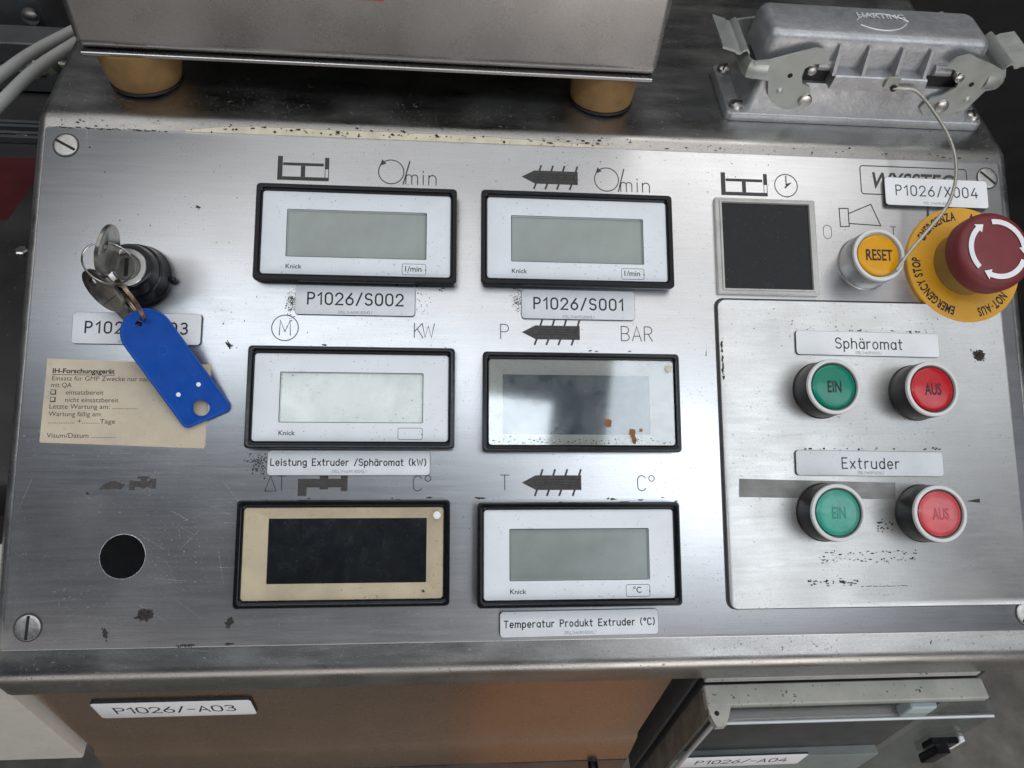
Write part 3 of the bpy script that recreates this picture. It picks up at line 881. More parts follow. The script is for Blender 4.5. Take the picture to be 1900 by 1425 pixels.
# =================================================================== PANEL METERS
def meter(x, y, kind, label, unit=None, lcd=None, lcd_mat=None):
    t = thing('panel_meter', PM(x, y, 0.03), label, 'panel meter', 'panel meters on the sloping steel plate')
    bez = MB().loft([(rr(95.2, 47.2, 1.6), 0), (rr(95.2, 47.2, 1.6), 3.4), (rr(96, 48, 2.0), 3.8), (rr(96, 48, 2.0), 5.6), (rr(95.2, 47.2, 1.9), 6.3), (rr(92.6, 44.2, 1.7), 6.4),
                     (rr(91.4, 42.8, 1.6), 6.1), (rr(90.2, 41.4, 1.5), 5.3), (rr(90.0, 41.2, 1.5), 2.5)], cap1=False)
    bez.build('bezel', BLACK, t)
    if kind == 'lcd':
        cx, cy, wd, ht = lcd
        f = MB().loft([(rr(89.8, 41.0, 1.4, 5), 2.6), (rr(89.8, 41.0, 1.4, 5), 4.5), (rr(89.4, 40.6, 1.3, 5), 4.6), (rr(wd, ht, 0.3, 5, cx, cy), 4.6), (rr(wd - .1, ht - .1, 0.3, 5, cx, cy), 3.2)], cap1=False)
        fo = f.build('face_plate', FACE, t)
        MB().loft([(rr(wd + 1, ht + 1, 0.3, 2, cx, cy), 2.7), (rr(wd + 1, ht + 1, 0.3, 2, cx, cy), 3.25)]).build('display', lcd_mat or LCD, t)
        MB().ribbon(rr(wd + .25, ht + .25, 0.4, 3, cx, cy), 0.3, 4.62, closed=True).build('window_line', INK, fo)
        le = write(MB(), 'Knick', cx - wd / 2, -17.75, 4.63, cap=2.15, width=7.5, bold=0.012)
        le.build('maker_name', INK, fo)
        le = MB()
        bx = cx + wd / 2 - 5.6
        le.ribbon(rr(11.3, 5.4, 0.8, 4, bx, -16.9), 0.22, 4.63, closed=True)
        blot(le, bx + 5.6, -17.2, 0.5, 4.64, 0.7)
        if unit:
            write(le, unit, bx - 0.3, -17.9, 4.63, cap=2.7, centre=True, bold=0.012)
        dd = MB()
        for _ in range(14):
            sx, sy = random.uniform(-43, 43), random.choice((random.uniform(-20, -12.5), random.uniform(13, 20)))
            blot(dd, sx, sy, .09 + .12 * random.random(), 4.63, 1.5, random.random() * 3, 6)
        dd.build('dirt_speck', MUCK, fo)['kind'] = 'stuff'
        le.build('unit_box', INK, fo)
    else:
        cx, cy, wd, ht = lcd
        cream = CREAM if kind == 'cream' else GREYFR
        fr = MB().loft([(rr(89.8, 41.0, 1.4, 5), 1.2), (rr(89.8, 41.0, 1.4, 5), 4.6), (rr(88.6, 39.8, 1.3, 5), 4.75), (rr(wd + 1.6, ht + 1.6, 0.5, 5, cx, cy), 2.5), (rr(wd, ht, 0.3, 5, cx, cy), 2.3), (rr(wd, ht, 0.3, 5, cx, cy), 1.6)], cap1=False)
        fr.build('inner_frame', cream, t)
        MB().loft([(rr(wd + 1, ht + 1, .3, 2, cx, cy), 1.3), (rr(wd + 1, ht + 1, .3, 2, cx, cy), 1.7)]).build('display', DISPLAY if kind == 'cream' else DISPB, t)
        pn = MB().loft([(rr(89.9, 41.1, 1.4, 5), 5.0), (rr(89.9, 41.1, 1.4, 5), 5.25)]).build('pane', PANE if kind == 'cream' else PANE4, t)
        MB().lathe([(1.75, 5.27), (1.75, 5.6), (1.6, 5.7)], 32, Matrix.Translation((41.9 if kind == 'cream' else 42.6, 16.8, 0))).build(
            'round_sticker', LABELW if kind == 'cream' else mat('yellowish_sticker', (0.60, 0.60, 0.44), 0.6), pn)
        if kind == 'cream':
            MB().poly([(35.2, -17.6), (36.9, -17.6), (36.0, -16.2)], 5.3).build('small_mark', INK, pn)
        else:
            ru = MB()
            for (ax, ay, r, e, a) in ((12.2, -10, 1.9, 1.05, 0), (24.0, -14.8, 1.5, 1.6, 1.7), (24.8, -18.0, 1.1, 1.8, 1.6), (28.3, -13.4, .8, 1, 0)):
                blot(ru, ax, ay, r, 5.3, e, a, 16, rag=.18)
            for _ in range(22):
                blot(ru, random.gauss(21, 5), random.gauss(-17, 2.2), .12 + .15 * random.random(), 5.3)
            ru.build('rust_splash', RUST, pn)['kind'] = 'stuff'
            ds = MB()
            for _ in range(90):
                blot(ds, random.uniform(-43, 43), -19.7 + abs(random.gauss(0, 1.1)), .1 + .14 * random.random(), 5.3, 2)
            for _ in range(60):
                blot(ds, random.uniform(-43, 43), random.uniform(-19, 19), .06 + .1 * random.random(), 5.3, 1.3)
            ds.build('dirt_speck', MUCK, pn)['kind'] = 'stuff'
    return t
meter(-57.9, 63.7, 'lcd', 'digital meter with grey display and 1/min box above the label plate P1026/S002', '1/min', (0, -0.1, 66.2, 23.1))
meter(49.9, 64.1, 'lcd', 'digital meter with grey display and 1/min box above the label plate P1026/S001', '1/min', (0, -0.2, 65.8, 23.0))
meter(-58.3, -15.7, 'lcd', 'digital meter with pale whitish display and an empty unit box under the motor symbol', None, (0, 0, 65.8, 23.2), LCDGLARE)
meter(50.8, -17.0, 'glass', 'panel meter with reflecting glass pane, rust brown splashes and a yellowish dot sticker', None, (-2.2, -0.9, 71.8, 28.9))
meter(-60.0, -87.0, 'cream', 'panel meter with yellowed cream frame round a black display and a white dot sticker', None, (1.4, 1.0, 71.7, 29.2))
meter(48.6, -88.4, 'lcd', 'digital meter with grey display and degree C box above the Temperatur label plate', '\u00b0C', (0, -0.1, 65.6, 23.2))

# =================================================================== LABEL PLATES
def label(M, wd, ht, lines, text_label, face=None, small=None, corner=1.8, thick=1.0, name='label_plate', group='engraved label plates on the console'):
    t = MB().loft([(rr(wd, ht, corner), 0), (rr(wd, ht, corner), thick * 0.6), (rr(wd - .1, ht - .1, corner), thick)]).build(name, CORE, None, M)
    tag(t, text_label, 'label plate', group)
    f = MB().loft([(rr(wd - .35, ht - .35, corner - .2), thick), (rr(wd - .35, ht - .35, corner - .2), thick + 0.05), (rr(wd - .6, ht - .6, corner - .3), thick + .12)]).build('label_face', face or LABELS, t)
    mb = MB()
    for (txt, x0, x1, y, h, sw) in lines:
        engrave(mb, txt, x0, x1, y, h, sw, thick + .15)
    mb.build('lettering', INK, f)
    if small:
        x0, x1, y = small
        engrave(MB(), 'STELL D-46395 BOCHOLT', x0, x1, y, 1.25, 0.16, thick + .15).build('small_print', TINY, f)
    return t
label(PM(-58.2, 31.7, .03), 57, 14.5, [('P1026/S002', -22.4, 22.6, -2.1, 5.6, .80)], 'silver label plate reading P1026/S002 under the top left meter', small=(-8, 8.2, -6.5))
label(PM(50.4, 31.9, .03), 56.8, 14.9, [('P1026/S001', -22.1, 22.3, -2.4, 5.5, .80)], 'silver label plate reading P1026/S001 under a meter', small=(-8, 8, -6.8))
label(PM(-59.0, -46.0, .03), 75, 11.8, [('Leistung Extruder /Sphäromat (kW)', -35.8, 35.4, -1.2, 3.0, .52)], 'silver label plate reading Leistung Extruder /Sphäromat (kW)', small=(-8, 8, -4.6))
label(PM(48.7, -120.1, .03, .3), 74.8, 11.8, [('Temperatur Produkt Extruder (ºC)', -35.4, 35.4, -1.4, 3.0, .52)], 'silver label plate reading Temperatur Produkt Extruder (ºC)', small=(-7.4, 7.4, -4.9))
label(PM(-158.2, 16.2, .03), 58, 15.1, [('P1026/S003', -22.9, 22.7, -2.3, 5.2, .80)], 'silver label plate half covered by the blue key tag', small=(-8, 8, -6.8))
label(PM(242.5, 96.3, .03, -.3), 57.4, 15.4, [('P1026/X004', -22.6, 22.7, -2.1, 5.4, .62)], 'white label plate reading P1026/X004 under the thin steel cord', LABELW, small=(-8, 8, -6.6), thick=1.8)
label(PM(198.2, 14.2, 1.75, -.5), 76, 12.4, [('Sphäromat', -17.3, 18.0, -2.5, 5.2, .62)], 'white label plate reading Sphäromat', LABELW, small=(-7, 7, -5.2), thick=1.0)
label(PM(195.0, -46.0, 1.75, -.6), 76.5, 12.4, [('Extruder', -14.6, 14.8, -2.5, 5.1, .62)], 'silver label plate reading Extruder alone', small=(-7, 7, -5.2), thick=1.0)

# paper sticker
st = MB().loft([([(-197.7, -36.6), (-196.9, -37.0), (-125.1, -38.6), (-124.9, -38), (-124.0, -0.2), (-197.2, 1.6)], z) for z in (0.03, 0.12)])
so = st.build('paper_sticker', PAPER, None, PM())
tag(so, 'aged beige paper sticker with German maintenance form print under the blue key tag', 'sticker')
MB().poly([(-196.6, -37.0), (-125.4, -39.4), (-125.1, -38.4), (-196.8, -36.9)], 0.05).build('paper_edge', PAPER, so)
le = MB()
ZS = 0.14
write(le, 'IH-Forschungsgerät', -194.5, -5.0, ZS, cap=2.15, width=27.4, bold=0.03)
le.ribbon([(-194.5, -5.75), (-167.1, -5.75)], 0.28, ZS)
for (txt, x, y, wd) in (('Einsatz für GMP Zwecke nur nach Abstimmung', -194.4, -8.45, None), ('mit QA', -194.6, -11.55, 8.9), ('einsatzbereit', -188.0, -14.9, 16.6), ('nicht einsatzbereit', -188.0, -18.4, 23.4),
                        ('Letzte Wartung am: ................', -194.6, -21.45, 38.8), ('Wartung fällig am:', -194.7, -24.9, 23.3), ('............... +..........Tage', -194.6, -28.2, 29.2),
                        ('Visum/Datum ...............', -194.8, -34.75, 30.0)):
    if wd is None:
        wd = 43.7 * 43 / 30.5
    write(le, txt, x, y, ZS, cap=2.15, width=wd, bold=0.0)
for yy in (-14.7, -18.1):
    le.ribbon([(-194.5, yy), (-192.6, yy), (-192.6, yy + 1.9), (-194.5, yy + 1.9)], 0.26, ZS, closed=True)
    le.ribbon([(-194.3, yy - .2), (-192.35, yy - .2), (-192.35, yy + 1.8)], 0.35, ZS)
le.build('printed_lines', INK, so)
tk = MB().ribbon([(-195.9, -16.6), (-195.2, -15.2), (-194.6, -14.2)], 0.3, ZS).ribbon([(-196.0, -13.6), (-194.5, -14.0), (-192.2, -13.2)], 0.25, ZS)
tk.build('green_tick', mat('faint_green_pen', (0.22, 0.36, 0.26), .7), so)

# =================================================================== SQUARE BLANK DISPLAY
sq = thing('square_display', PM(148.2, 64.5, .03), 'square blank black display in a pale clear plastic frame under the clock symbol', 'display')
MB().loft([(rr(53.4, 50.4, .8, 5), 0), (rr(53.4, 50.4, .8, 5), 1.6), (rr(52.6, 49.6, .8, 5), 2.0), (rr(49.0, 47.6, .5, 5), 2.0), (rr(48.4, 47.0, .5, 5), 2.6), (rr(46.6, 45.6, .4, 5), 2.6), (rr(46.2, 45.2, .4, 5), 1.2)], cap1=False).build(
    'frame', mat('pale_clear_frame', (0.50, 0.49, 0.46), .35, 0, var=.15, vscale=.1, coat=.5, dirt=.5), sq)
MB().loft([(rr(46.8, 45.8, .3, 2), 0.6), (rr(46.8, 45.8, .3, 2), 1.25)]).build('display', DISPLAY, sq)

# =================================================================== PUSH BUTTONS
def button(x, y, z0, body, lens, txt, label_, cap, wd, ink=None, rot=0):
    ink = ink or INK
    t = thing('push_button', PM(x, y, z0), label_, 'push button', 'round push buttons on the right of the plate')
    MB().lathe([(14.2, 0), (14.2, 0.5), (13.8, 0.9), (13.75, 5), (13.65, 12.6), (13.4, 13.4), (11, 13.4)], 64, cap1=False).build('body', body, t)
    MB().lathe([(13.45, 13.3), (13.5, 14.2), (13.3, 14.8), (12.9, 15.05), (12.1, 15.05), (11.75, 14.8), (11.65, 12.0)], 64, cap0=False, cap1=False).build('ring', RING, t)
    MB().lathe([(11.62, 11.6), (11.6, 12.0), (11.5, 12.05)], 64, cap0=False, cap1=False).build('gap', SLOT, t)
    le_ = MB().lathe([(10.85, 11.0), (10.85, 13.2), (10.65, 13.9), (10.1, 14.25), (8.5, 14.5), (5, 14.7), (0, 14.8)], 64).build('lens', lens, t)
    m = MB()
    write(m, txt, 0, -cap / 2, 14.86, cap=cap, width=wd, centre=True, bold=0.016)
    m.build('lettering', ink, le_)
    MB().lathe([(11.7, 10.8), (11.7, 11.2), (0, 11.2)], 48).build('seat', BLACK, t)
    return t
button(200.3, 57.2, .03, SILVBODY, YLENS, 'RESET', 'amber push button lettered RESET with a silver body beside the emergency stop', 5.6, 13.8)
button(171.7, -9.7, 1.75, DARKBODY, GLENS, 'EIN', 'clear green push button lettered EIN under the Sphäromat plate', 5.6, 6.9)
button(221.8, -10.4, 1.75, DARKBODY, RLENS, 'AUS', 'deep red push button lettered AUS under the Sphäromat plate', 5.6, 8.4)
button(170.0, -69.7, 1.75, DARKBODY, GLENSF, 'EIN', 'dusty faded green push button under the Extruder plate', 5.4, 6.6, mat('faded_green_lettering', (0.03, 0.25, 0.19), 0.5))
button(220.6, -70.4, 1.75, DARKBODY, RLENSF, 'AUS', 'faded pinkish red push button under the Extruder plate', 5.4, 8.2, mat('faded_red_lettering', (0.47, 0.06, 0.08), 0.5))

# =================================================================== EMERGENCY STOP
es = thing('emergency_stop', PM(254.0, 57.6, .03), 'maroon mushroom emergency stop on a round yellow disc', 'emergency stop')
disc = MB().lathe([(31, 0), (31, 1.6), (30.7, 1.9)], 96).build('yellow_disc', YELLOW, es, WM(0, 0, 0))
def round_text(mb, txt, r, a0, a1, cap, squeeze=0.62):
    """letters round the disc, clockwise from a0 to a1 (degrees), tops outwards"""
    adv = []
    for c in txt:
        if c in ' ':
            adv.append(0.35)
        else:
            v, f = font_mesh(c, 0.012)
            adv.append(max(p[0] for p in v) - min(p[0] for p in v) + 0.14)
    tot = sum(adv)
    pos = 0
    for c, ad in zip(txt, adv):
        mid = pos + ad / 2
        pos += ad
        if c == ' ':
            continue
        a = a0 + (a1 - a0) * mid / tot
        v, f = font_mesh(c, 0.035)
        wd = (max(p[0] for p in v) - min(p[0] for p in v)) * cap / 0.7 * squeeze
        M = Matrix.Rotation(R_(a - 90), 4, 'Z') @ Matrix.Translation((0, r - cap / 2, 1.94))
        if c == '-':
            mb.add([(-.7, cap * .42, 0), (.7, cap * .42, 0), (.7, cap * .55, 0), (-.7, cap * .55, 0)], [(0, 1, 2, 3)], M)
        else:
            write(mb, c, 0, 0, 0, cap=cap, width=wd, M=M, centre=True, bold=0.035)
rt = MB()
round_text(rt, 'EMERGENCY STOP', 26.2, -106, -187, 4.4)
round_text(rt, 'EMERGENZA', 26.2, 150, 95, 4.4)
round_text(rt, 'NOT-AUS', 26.2, -36, -78, 4.4)
round_text(rt, "ARRÊT D'URGENCE", 26.2, 80, -18, 4.4)
rt.build('disc_lettering', INK, disc)
MB().lathe([(16.6, 1.7), (16.2, 11), (15.9, 16)], 64).build('collar', YELSHADE, es)
mush = MB().lathe([(15.4, 14.5), (18.5, 14.8), (19.7, 16.0), (19.9, 18), (19.9, 22.3), (19.5, 24.4), (18.2, 25.9), (16.2, 26.9), (10, 27.4), (0, 27.5)], 80).build('mushroom_head', MAROON, es)
ar = MB()
def arrow(a0, a1, r=13.9, wd=2.6):
    n = 22
    s = 1 if a1 > a0 else -1
    ah = a1 - s * 13
    zz = lambda q: 23.56 + max(0, (r - q)) * 0.02
    vs_, fs = [], []
    for i in range(n + 1):
        a = R_(a0 + (ah - a0) * i / n)
        for q in (r - wd / 2, r + wd / 2):
            vs_.append((q * math.cos(a), q * math.sin(a), 27.62))
    for i in range(n):
        f = (2 * i, 2 * i + 1, 2 * i + 3, 2 * i + 2)
        fs.append(f if s > 0 else tuple(reversed(f)))
    ar.add(vs_, fs)
    tri = []
    for (q, a) in ((r - wd * 1.05, ah), (r + wd * 1.05, ah), (r, a1 + s * 2)):
        tri.append((q * math.cos(R_(a)), q * math.sin(R_(a))))
    ar.poly(tri, 27.624)
arrow(98, -8)
arrow(222, 120)
arrow(-22, -124)
ar.build('turning_arrow', WHITE, mush)

# =================================================================== KEY SWITCH, KEYS, RING AND TAG
ks = thing('key_switch', PM(-158.6, 41.0, .03), 'round black key switch with a chrome lock face and a key in it', 'key switch')
MB().lathe([(15.2, 0), (15.2, 2.2), (14.8, 3.2), (14.2, 4.0), (13.4, 9.5), (13.2, 10), (12.4, 10.4), (11.4, 15.6), (11.0, 16.6), (10.2, 17.0), (8.8, 17.0)], 72, cap1=False).build('body', BLACK, ks)
MB().lathe([(8.9, 15.0), (8.8, 17.2), (8.5, 17.5), (6.3, 17.5), (6.2, 17.0)], 64, cap1=False).build('lock_face', SCREW, ks)
cyl = MB().lathe([(6.0, 14.5), (6.0, 17.0), (5.8, 17.2), (0, 17.2)], 48).build('lock_cylinder', KEYM, ks)
MB().box(-0.9, 0.9, -4.2, 4.2, 17.0, 17.32).build('keyhole', SLOT, cyl)
MB().lathe([(0.5, 0), (1.5, .5), (1.9, 1.5), (1.8, 2.4), (1.2, 3.2), (0, 3.5)], 24, Matrix.Translation((15.4, -1.3, 0))).build('index_pin', BLACK, ks)

def key(matrix, label_, long):
    """key lying in its own x-y plane: bow at the origin, blade towards -y"""
    n = 44
    rx, ry = (11.2, 12.2) if not long else (8.4, 11.2)
    out = [(rx * math.cos(2 * PI * i / n), ry * math.sin(2 * PI * i / n)) for i in range(n)]
    hole = [(2.3 * math.cos(2 * PI * i / n), 5.6 + 1.9 * math.sin(2 * PI * i / n)) for i in range(n)]
    def sc_(pl, k):
        return [(p[0] * k, p[1] * k) for p in pl]
    t = MB().loft([(hole, -1.05), (sc_(out, .95), -1.05), (out, -.75), (out, .75), (sc_(out, .95), 1.05), (hole, 1.05), (hole, -1.05)], False, False).build('key', KEYM, None, matrix)
    tag(t, label_, 'key', 'keys on the thin wire ring')
    L = -25 if long else -16
    bl = [(-3.8, -8.6), (3.8, -8.6), (3.8, -12)]
    y = -12
    while y > L + 4 and long:
        bl += [(3.8, y - .6), (2.4 + random.random(), y - 1.8), (3.4, y - 3)]
        y -= 3
    bl += [(2.6, L), (-2.2, L), (-3.8, L + 3)]
    MB().prism(bl, -.8, .8).build('blade', KEYM, t)
    m = MB()
    for i in range(9):
        m.ribbon([(-5 + i * 0.3, 8.6 - i * .55), (5 - i * .2, 9.6 - i * .55)][:2], .12, 1.07)
    m.ribbon([(-6, -4.4), (6, -4.9)], .3, 1.07)
    m.build('stamped_line', SLOT, t)
    return t
# the key in the lock stands out of the plate, its bow in a plane through the lock's axis
up = Vector((0, 0, 1))
def frame_panel(o, xdir, ydir):
    xa, ya = Vector(xdir).normalized(), Vector(ydir)
    ya = (ya - xa * ya.dot(xa)).normalized()
    za = xa.cross(ya)
    M = Matrix(((xa.x, ya.x, za.x, o[0] * S), (xa.y, ya.y, za.y, o[1] * S), (xa.z, ya.z, za.z, o[2] * S), (0, 0, 0, 1)))
    return P @ M
key(frame_panel((-161.6, 44.2, 31.0), (0.20, 1, -0.12), (0.12, 0.12, 1)), 'nickel key pushed in the lock with its round bow standing up', False)
key(frame_panel((-167.3, 29.6, 18.0), (0.60, 0.20, 0.62), (-.54, .72, .46)), 'second nickel key hanging down from the wire ring below the lock', True)
def ring_path(o, xd, yd, rx, ry, n=64):
    xa = Vector(xd).normalized()
    ya = Vector(yd)
    ya = (ya - xa * ya.dot(xa)).normalized()
    return [Vector(o) + xa * (rx * math.cos(2 * PI * i / n)) + ya * (ry * math.sin(2 * PI * i / n)) for i in range(n)]
rg = MB().tube(ring_path((-162.0, 39.4, 28.0), (0.96, -.25, -0.15), (0.2, .9, .35), 10.9, 8.8), 0.42, 8, True)
rgo = rg.build('key_ring', CHROME, None, PM())
tag(rgo, 'thin bright wire ring joining the two keys in front of the lock', 'key ring')
sp = MB()
spo = ring_path((-155.6, 25.2, 18.5), (-.58, .80, .12), (.35, .10, 1.0), 10.4, 6.2)
sp.tube(spo, 0.62, 8, True)
sp.tube([p + Vector((.75, .35, .25)) for p in spo], 0.58, 8, True)
tag(sp.build('split_ring', COPPER, None, PM()), 'coppery double split ring between the hanging key and the blue tag', 'key ring')
# blue tag
ta = Vector((-153.0, 16.6, 13.0))
tb = Vector((-126.9, -20.8, 2.0))
yd = (ta - tb).normalized()
xd = Vector((yd.y, -yd.x, 0)).normalized()
W_, L_ = 22.6, 56.0
# outline in tag frame: origin at the big hole, y up to the ring end
ytop, ybot = (ta - tb).length + 5.4, -6.4
def tag_outline(g=0.0):
    rt_ = W_ / 2 - g
    o = arc(0, ytop - W_ / 2, rt_, rt_, 0, 180, 20)
    o += arc(-W_ / 2 + 3.2, ybot + 3.2 + 1.5, 3.2 - g, 3.2 - g, 180, 270, 6)
    o += arc(W_ / 2 - 3.2, ybot + 3.2 - 1.5, 3.2 - g, 3.2 - g, 270, 360, 6)
    return o
tg = bpy.data.meshes.new('key_tag')
bmt = bmesh.new()
def curve_face(loops, z):
    es_ = []
    for lp in loops:
        vs2 = [bmt.verts.new((p[0] * S, p[1] * S, z * S)) for p in lp]
        es_ += [bmt.edges.new((vs2[i], vs2[(i + 1) % len(vs2)])) for i in range(len(vs2))]
    return bmesh.ops.triangle_fill(bmt, edges=es_, use_beauty=True)
holes = [circ(3.7, 32), circ(1.5, 18, -.4, (ta - tb).length - .6)]
curve_face([tag_outline(0.5)] + holes, 1.0)
geom = bmt.faces[:]
ext = bmesh.ops.extrude_face_region(bmt, geom=geom)
for v in [g for g in ext['geom'] if isinstance(g, bmesh.types.BMVert)]:
    v.co.z -= 1.7 * S
bmesh.ops.recalc_face_normals(bmt, faces=bmt.faces[:])
bmt.to_mesh(tg)
bmt.free()
for p in tg.polygons:
    p.use_smooth = False
tg.materials.append(BLUE)
tgo = bpy.data.objects.new('key_tag', tg)
COL.objects.link(tgo)
zd = xd.cross(yd)
tgo.matrix_world = P @ Matrix(((xd.x, yd.x, zd.x, tb.x * S), (xd.y, yd.y, zd.y, tb.y * S), (xd.z, yd.z, zd.z, tb.z * S), (0, 0, 0, 1)))
tag(tgo, 'blue plastic key tag with a large round hole lying over the paper sticker', 'key tag')
rim = MB()
a_, b_ = tag_outline(0), tag_outline(0.55)
nr_ = len(a_)
rim.loft([(tag_outline(.55), -.9), (tag_outline(.12), -.8), (a_, -.5), (a_, .7), (tag_outline(.12), 1.0), (tag_outline(.35), 1.18), (tag_outline(.8), 1.22), (tag_outline(1.25), 0.98)], False, False)
rim.build('tag_rim', BLUE, tgo)
MB().lathe([(1.0, .9), (1.0, 1.06), (0, 1.1)], 20, Matrix.Translation((5.2, 9.6, 0))).build('pale_spot', LABELW, tgo)
MB().lathe([(1.0, .9), (1.0, 1.06), (0, 1.1)], 20, Matrix.Translation((-4.6, 10.6, 0))).build('pale_spot', LABELW, tgo)
sf = MB()
for _ in range(16):
    x_, y_, a, l = random.uniform(-8, 8), random.uniform(2, 38), random.uniform(0, 3), random.uniform(.8, 4)
    sf.ribbon([(x_, y_), (x_ + l * math.cos(a), y_ + l * math.sin(a))], .07, 1.02)
sf.ribbon(arc(1.5, 31, 2.1, 2.1, 0, 360, 20)[:-1], .12, 1.02, closed=True)
sf.build('scuff', mat('scuffed_blue', (0.02, 0.13, 0.50), .5), tgo)['kind'] = 'stuff'
for (cx_, cy_, r_) in ((0, 0, 3.7),):
    MB().loft([(circ(r_, 32), .9), (circ(r_ + .1, 32), 1.2), (circ(r_ + .7, 32), 1.2), (circ(r_ + 1.0, 32), .95)], False, False).build('hole_rim', BLUE, tgo)

# =================================================================== MULTIPOLE CONNECTOR ON THE SHELF
cn = thing('connector_housing', QM(205.3, 39.5, 0), 'hammered grey multipole connector housing with cover and two zinc locking levers', 'connector')
fb = MB()
fb.loft([(rr(145, 44.4, 4), 0.05), (rr(145, 44.4, 4), 3.6), (rr(143.6, 43.0, 3.6), 4.6), (rr(128, 42.6, 3.0), 4.7), (rr(124, 39.0, 3.0), 9.0), (rr(119, 33.5, 3.0), 21.0)])
base = fb.build('base_casting', CAST, cn)
for (x, y, a) in ((-66.6, -16.2, 20), (-66.6, 16.2, 60), (67.6, -16.2, 75), (67.6, 16.2, 10)):
    s = MB().lathe([(3.9, 4.5), (3.9, 5.6), (3.5, 6.6), (2.2, 7.4), (0, 7.6)], 28, Matrix.Translation((x, y, 0))).build('mounting_screw', SCREW, base)
    MB().box(-3, 3, -.5, .5, 6.9, 7.75, Matrix.Translation((x, y, 0)) @ Matrix.Rotation(R_(a), 4, 'Z')).build('screw_slot', SLOT, s)
MB().loft([(rr(113, 29, 4), 20.5), (rr(113, 29, 4), 28)]).build('gasket', GASKET, cn)
hd = MB()
hd.loft([(rr(118.5, 31.5, 5), 27.5), (rr(118, 31, 5), 39.5), (rr(117, 30, 5), 43.2), (rr(114.5, 27.5, 4.5), 45.4), (rr(110, 23, 3.5), 46.2)], True, True, Matrix.Translation((-2, 1.0, 0)))
hood = hd.build('hood', CAST, cn, angle=50)
lg = MB().loft([([(-23.5, -22.4), (28.0, -22.4), (28.0, -12), (-23.5, -12)], 21.6), ([(-22.6, -21.8), (27.2, -21.8), (27.2, -12), (-22.6, -12)], 28.4), ([(-22.4, -21.2), (27.0, -21.2), (27, -12), (-22.4, -12)], 29.0)])
for x in (-25.0, -9.4, 8.4, 23.6):
    lg.loft([([(x + .5, -21.4), (x + 2.3, -21.4), (x + 2.3, -13), (x + .5, -13)], 28.6), ([(x + .6, -16.2), (x + 2.2, -16.2), (x + 2.1, -13), (x + .8, -13)], 42.0)])
lg.build('latch_ledge', CAST, hood)
lo = MB()
write(lo, 'HARTING', 0, 0, 0, cap=4.6, width=26, centre=True, bold=.03, M=Matrix.Translation((2.0, 3.4, 46.62)))
lo.tube([(2 + 16.5 * math.sin(R_(a)), -5.8 + 13.6 * math.cos(R_(a)), 46.25) for a in range(-58, 62, 6)], .42, 6)
lo.tube([(0 + 16.5 * math.sin(R_(a)), 8 - 15.4 * math.cos(R_(a)), 46.25) for a in range(-44, 62, 6)], .42, 6)
lo.build('raised_logo', mat('bare_casting_edge', (.75, .76, .77), .35, .3), hood)
LP = [(138.6, 33.5), (146.1, 34.8), (162.5, 40.8), (167.3, 42.4), (172.5, 41.6), (175.4, 38.9), (176.9, 34.1), (168.3, 34.1), (165.6, 31), (165.8, 26.8), (167.6, 22.6), (172.2, 21.1), (175.1, 15.2), (174, 10.5), (166.4, 7.4), (156.9, 10.1), (152.1, 15.0), (149.1, 23.3), (141, 24.5)]
LP = [(p[0] - 205.3, p[1]) for p in LP]
RP = [(239.1, 36.5), (242.3, 41.4), (247.7, 43.4), (253.6, 41.4), (262.7, 38.6), (271.1, 35.3), (273.5, 30), (272.2, 25.0), (267.8, 23.6), (263.8, 12.4), (256.8, 8.8), (241.6, 7.6), (237.6, 11.6), (240.5, 17.5), (245.6, 19.8), (250.9, 24.8), (249.7, 32.7)]
RP = [(p[0] - 205.3, p[1]) for p in RP]
YF = Matrix.Rotation(R_(90), 4, 'X')          # polygon (x, z) -> plane facing -y
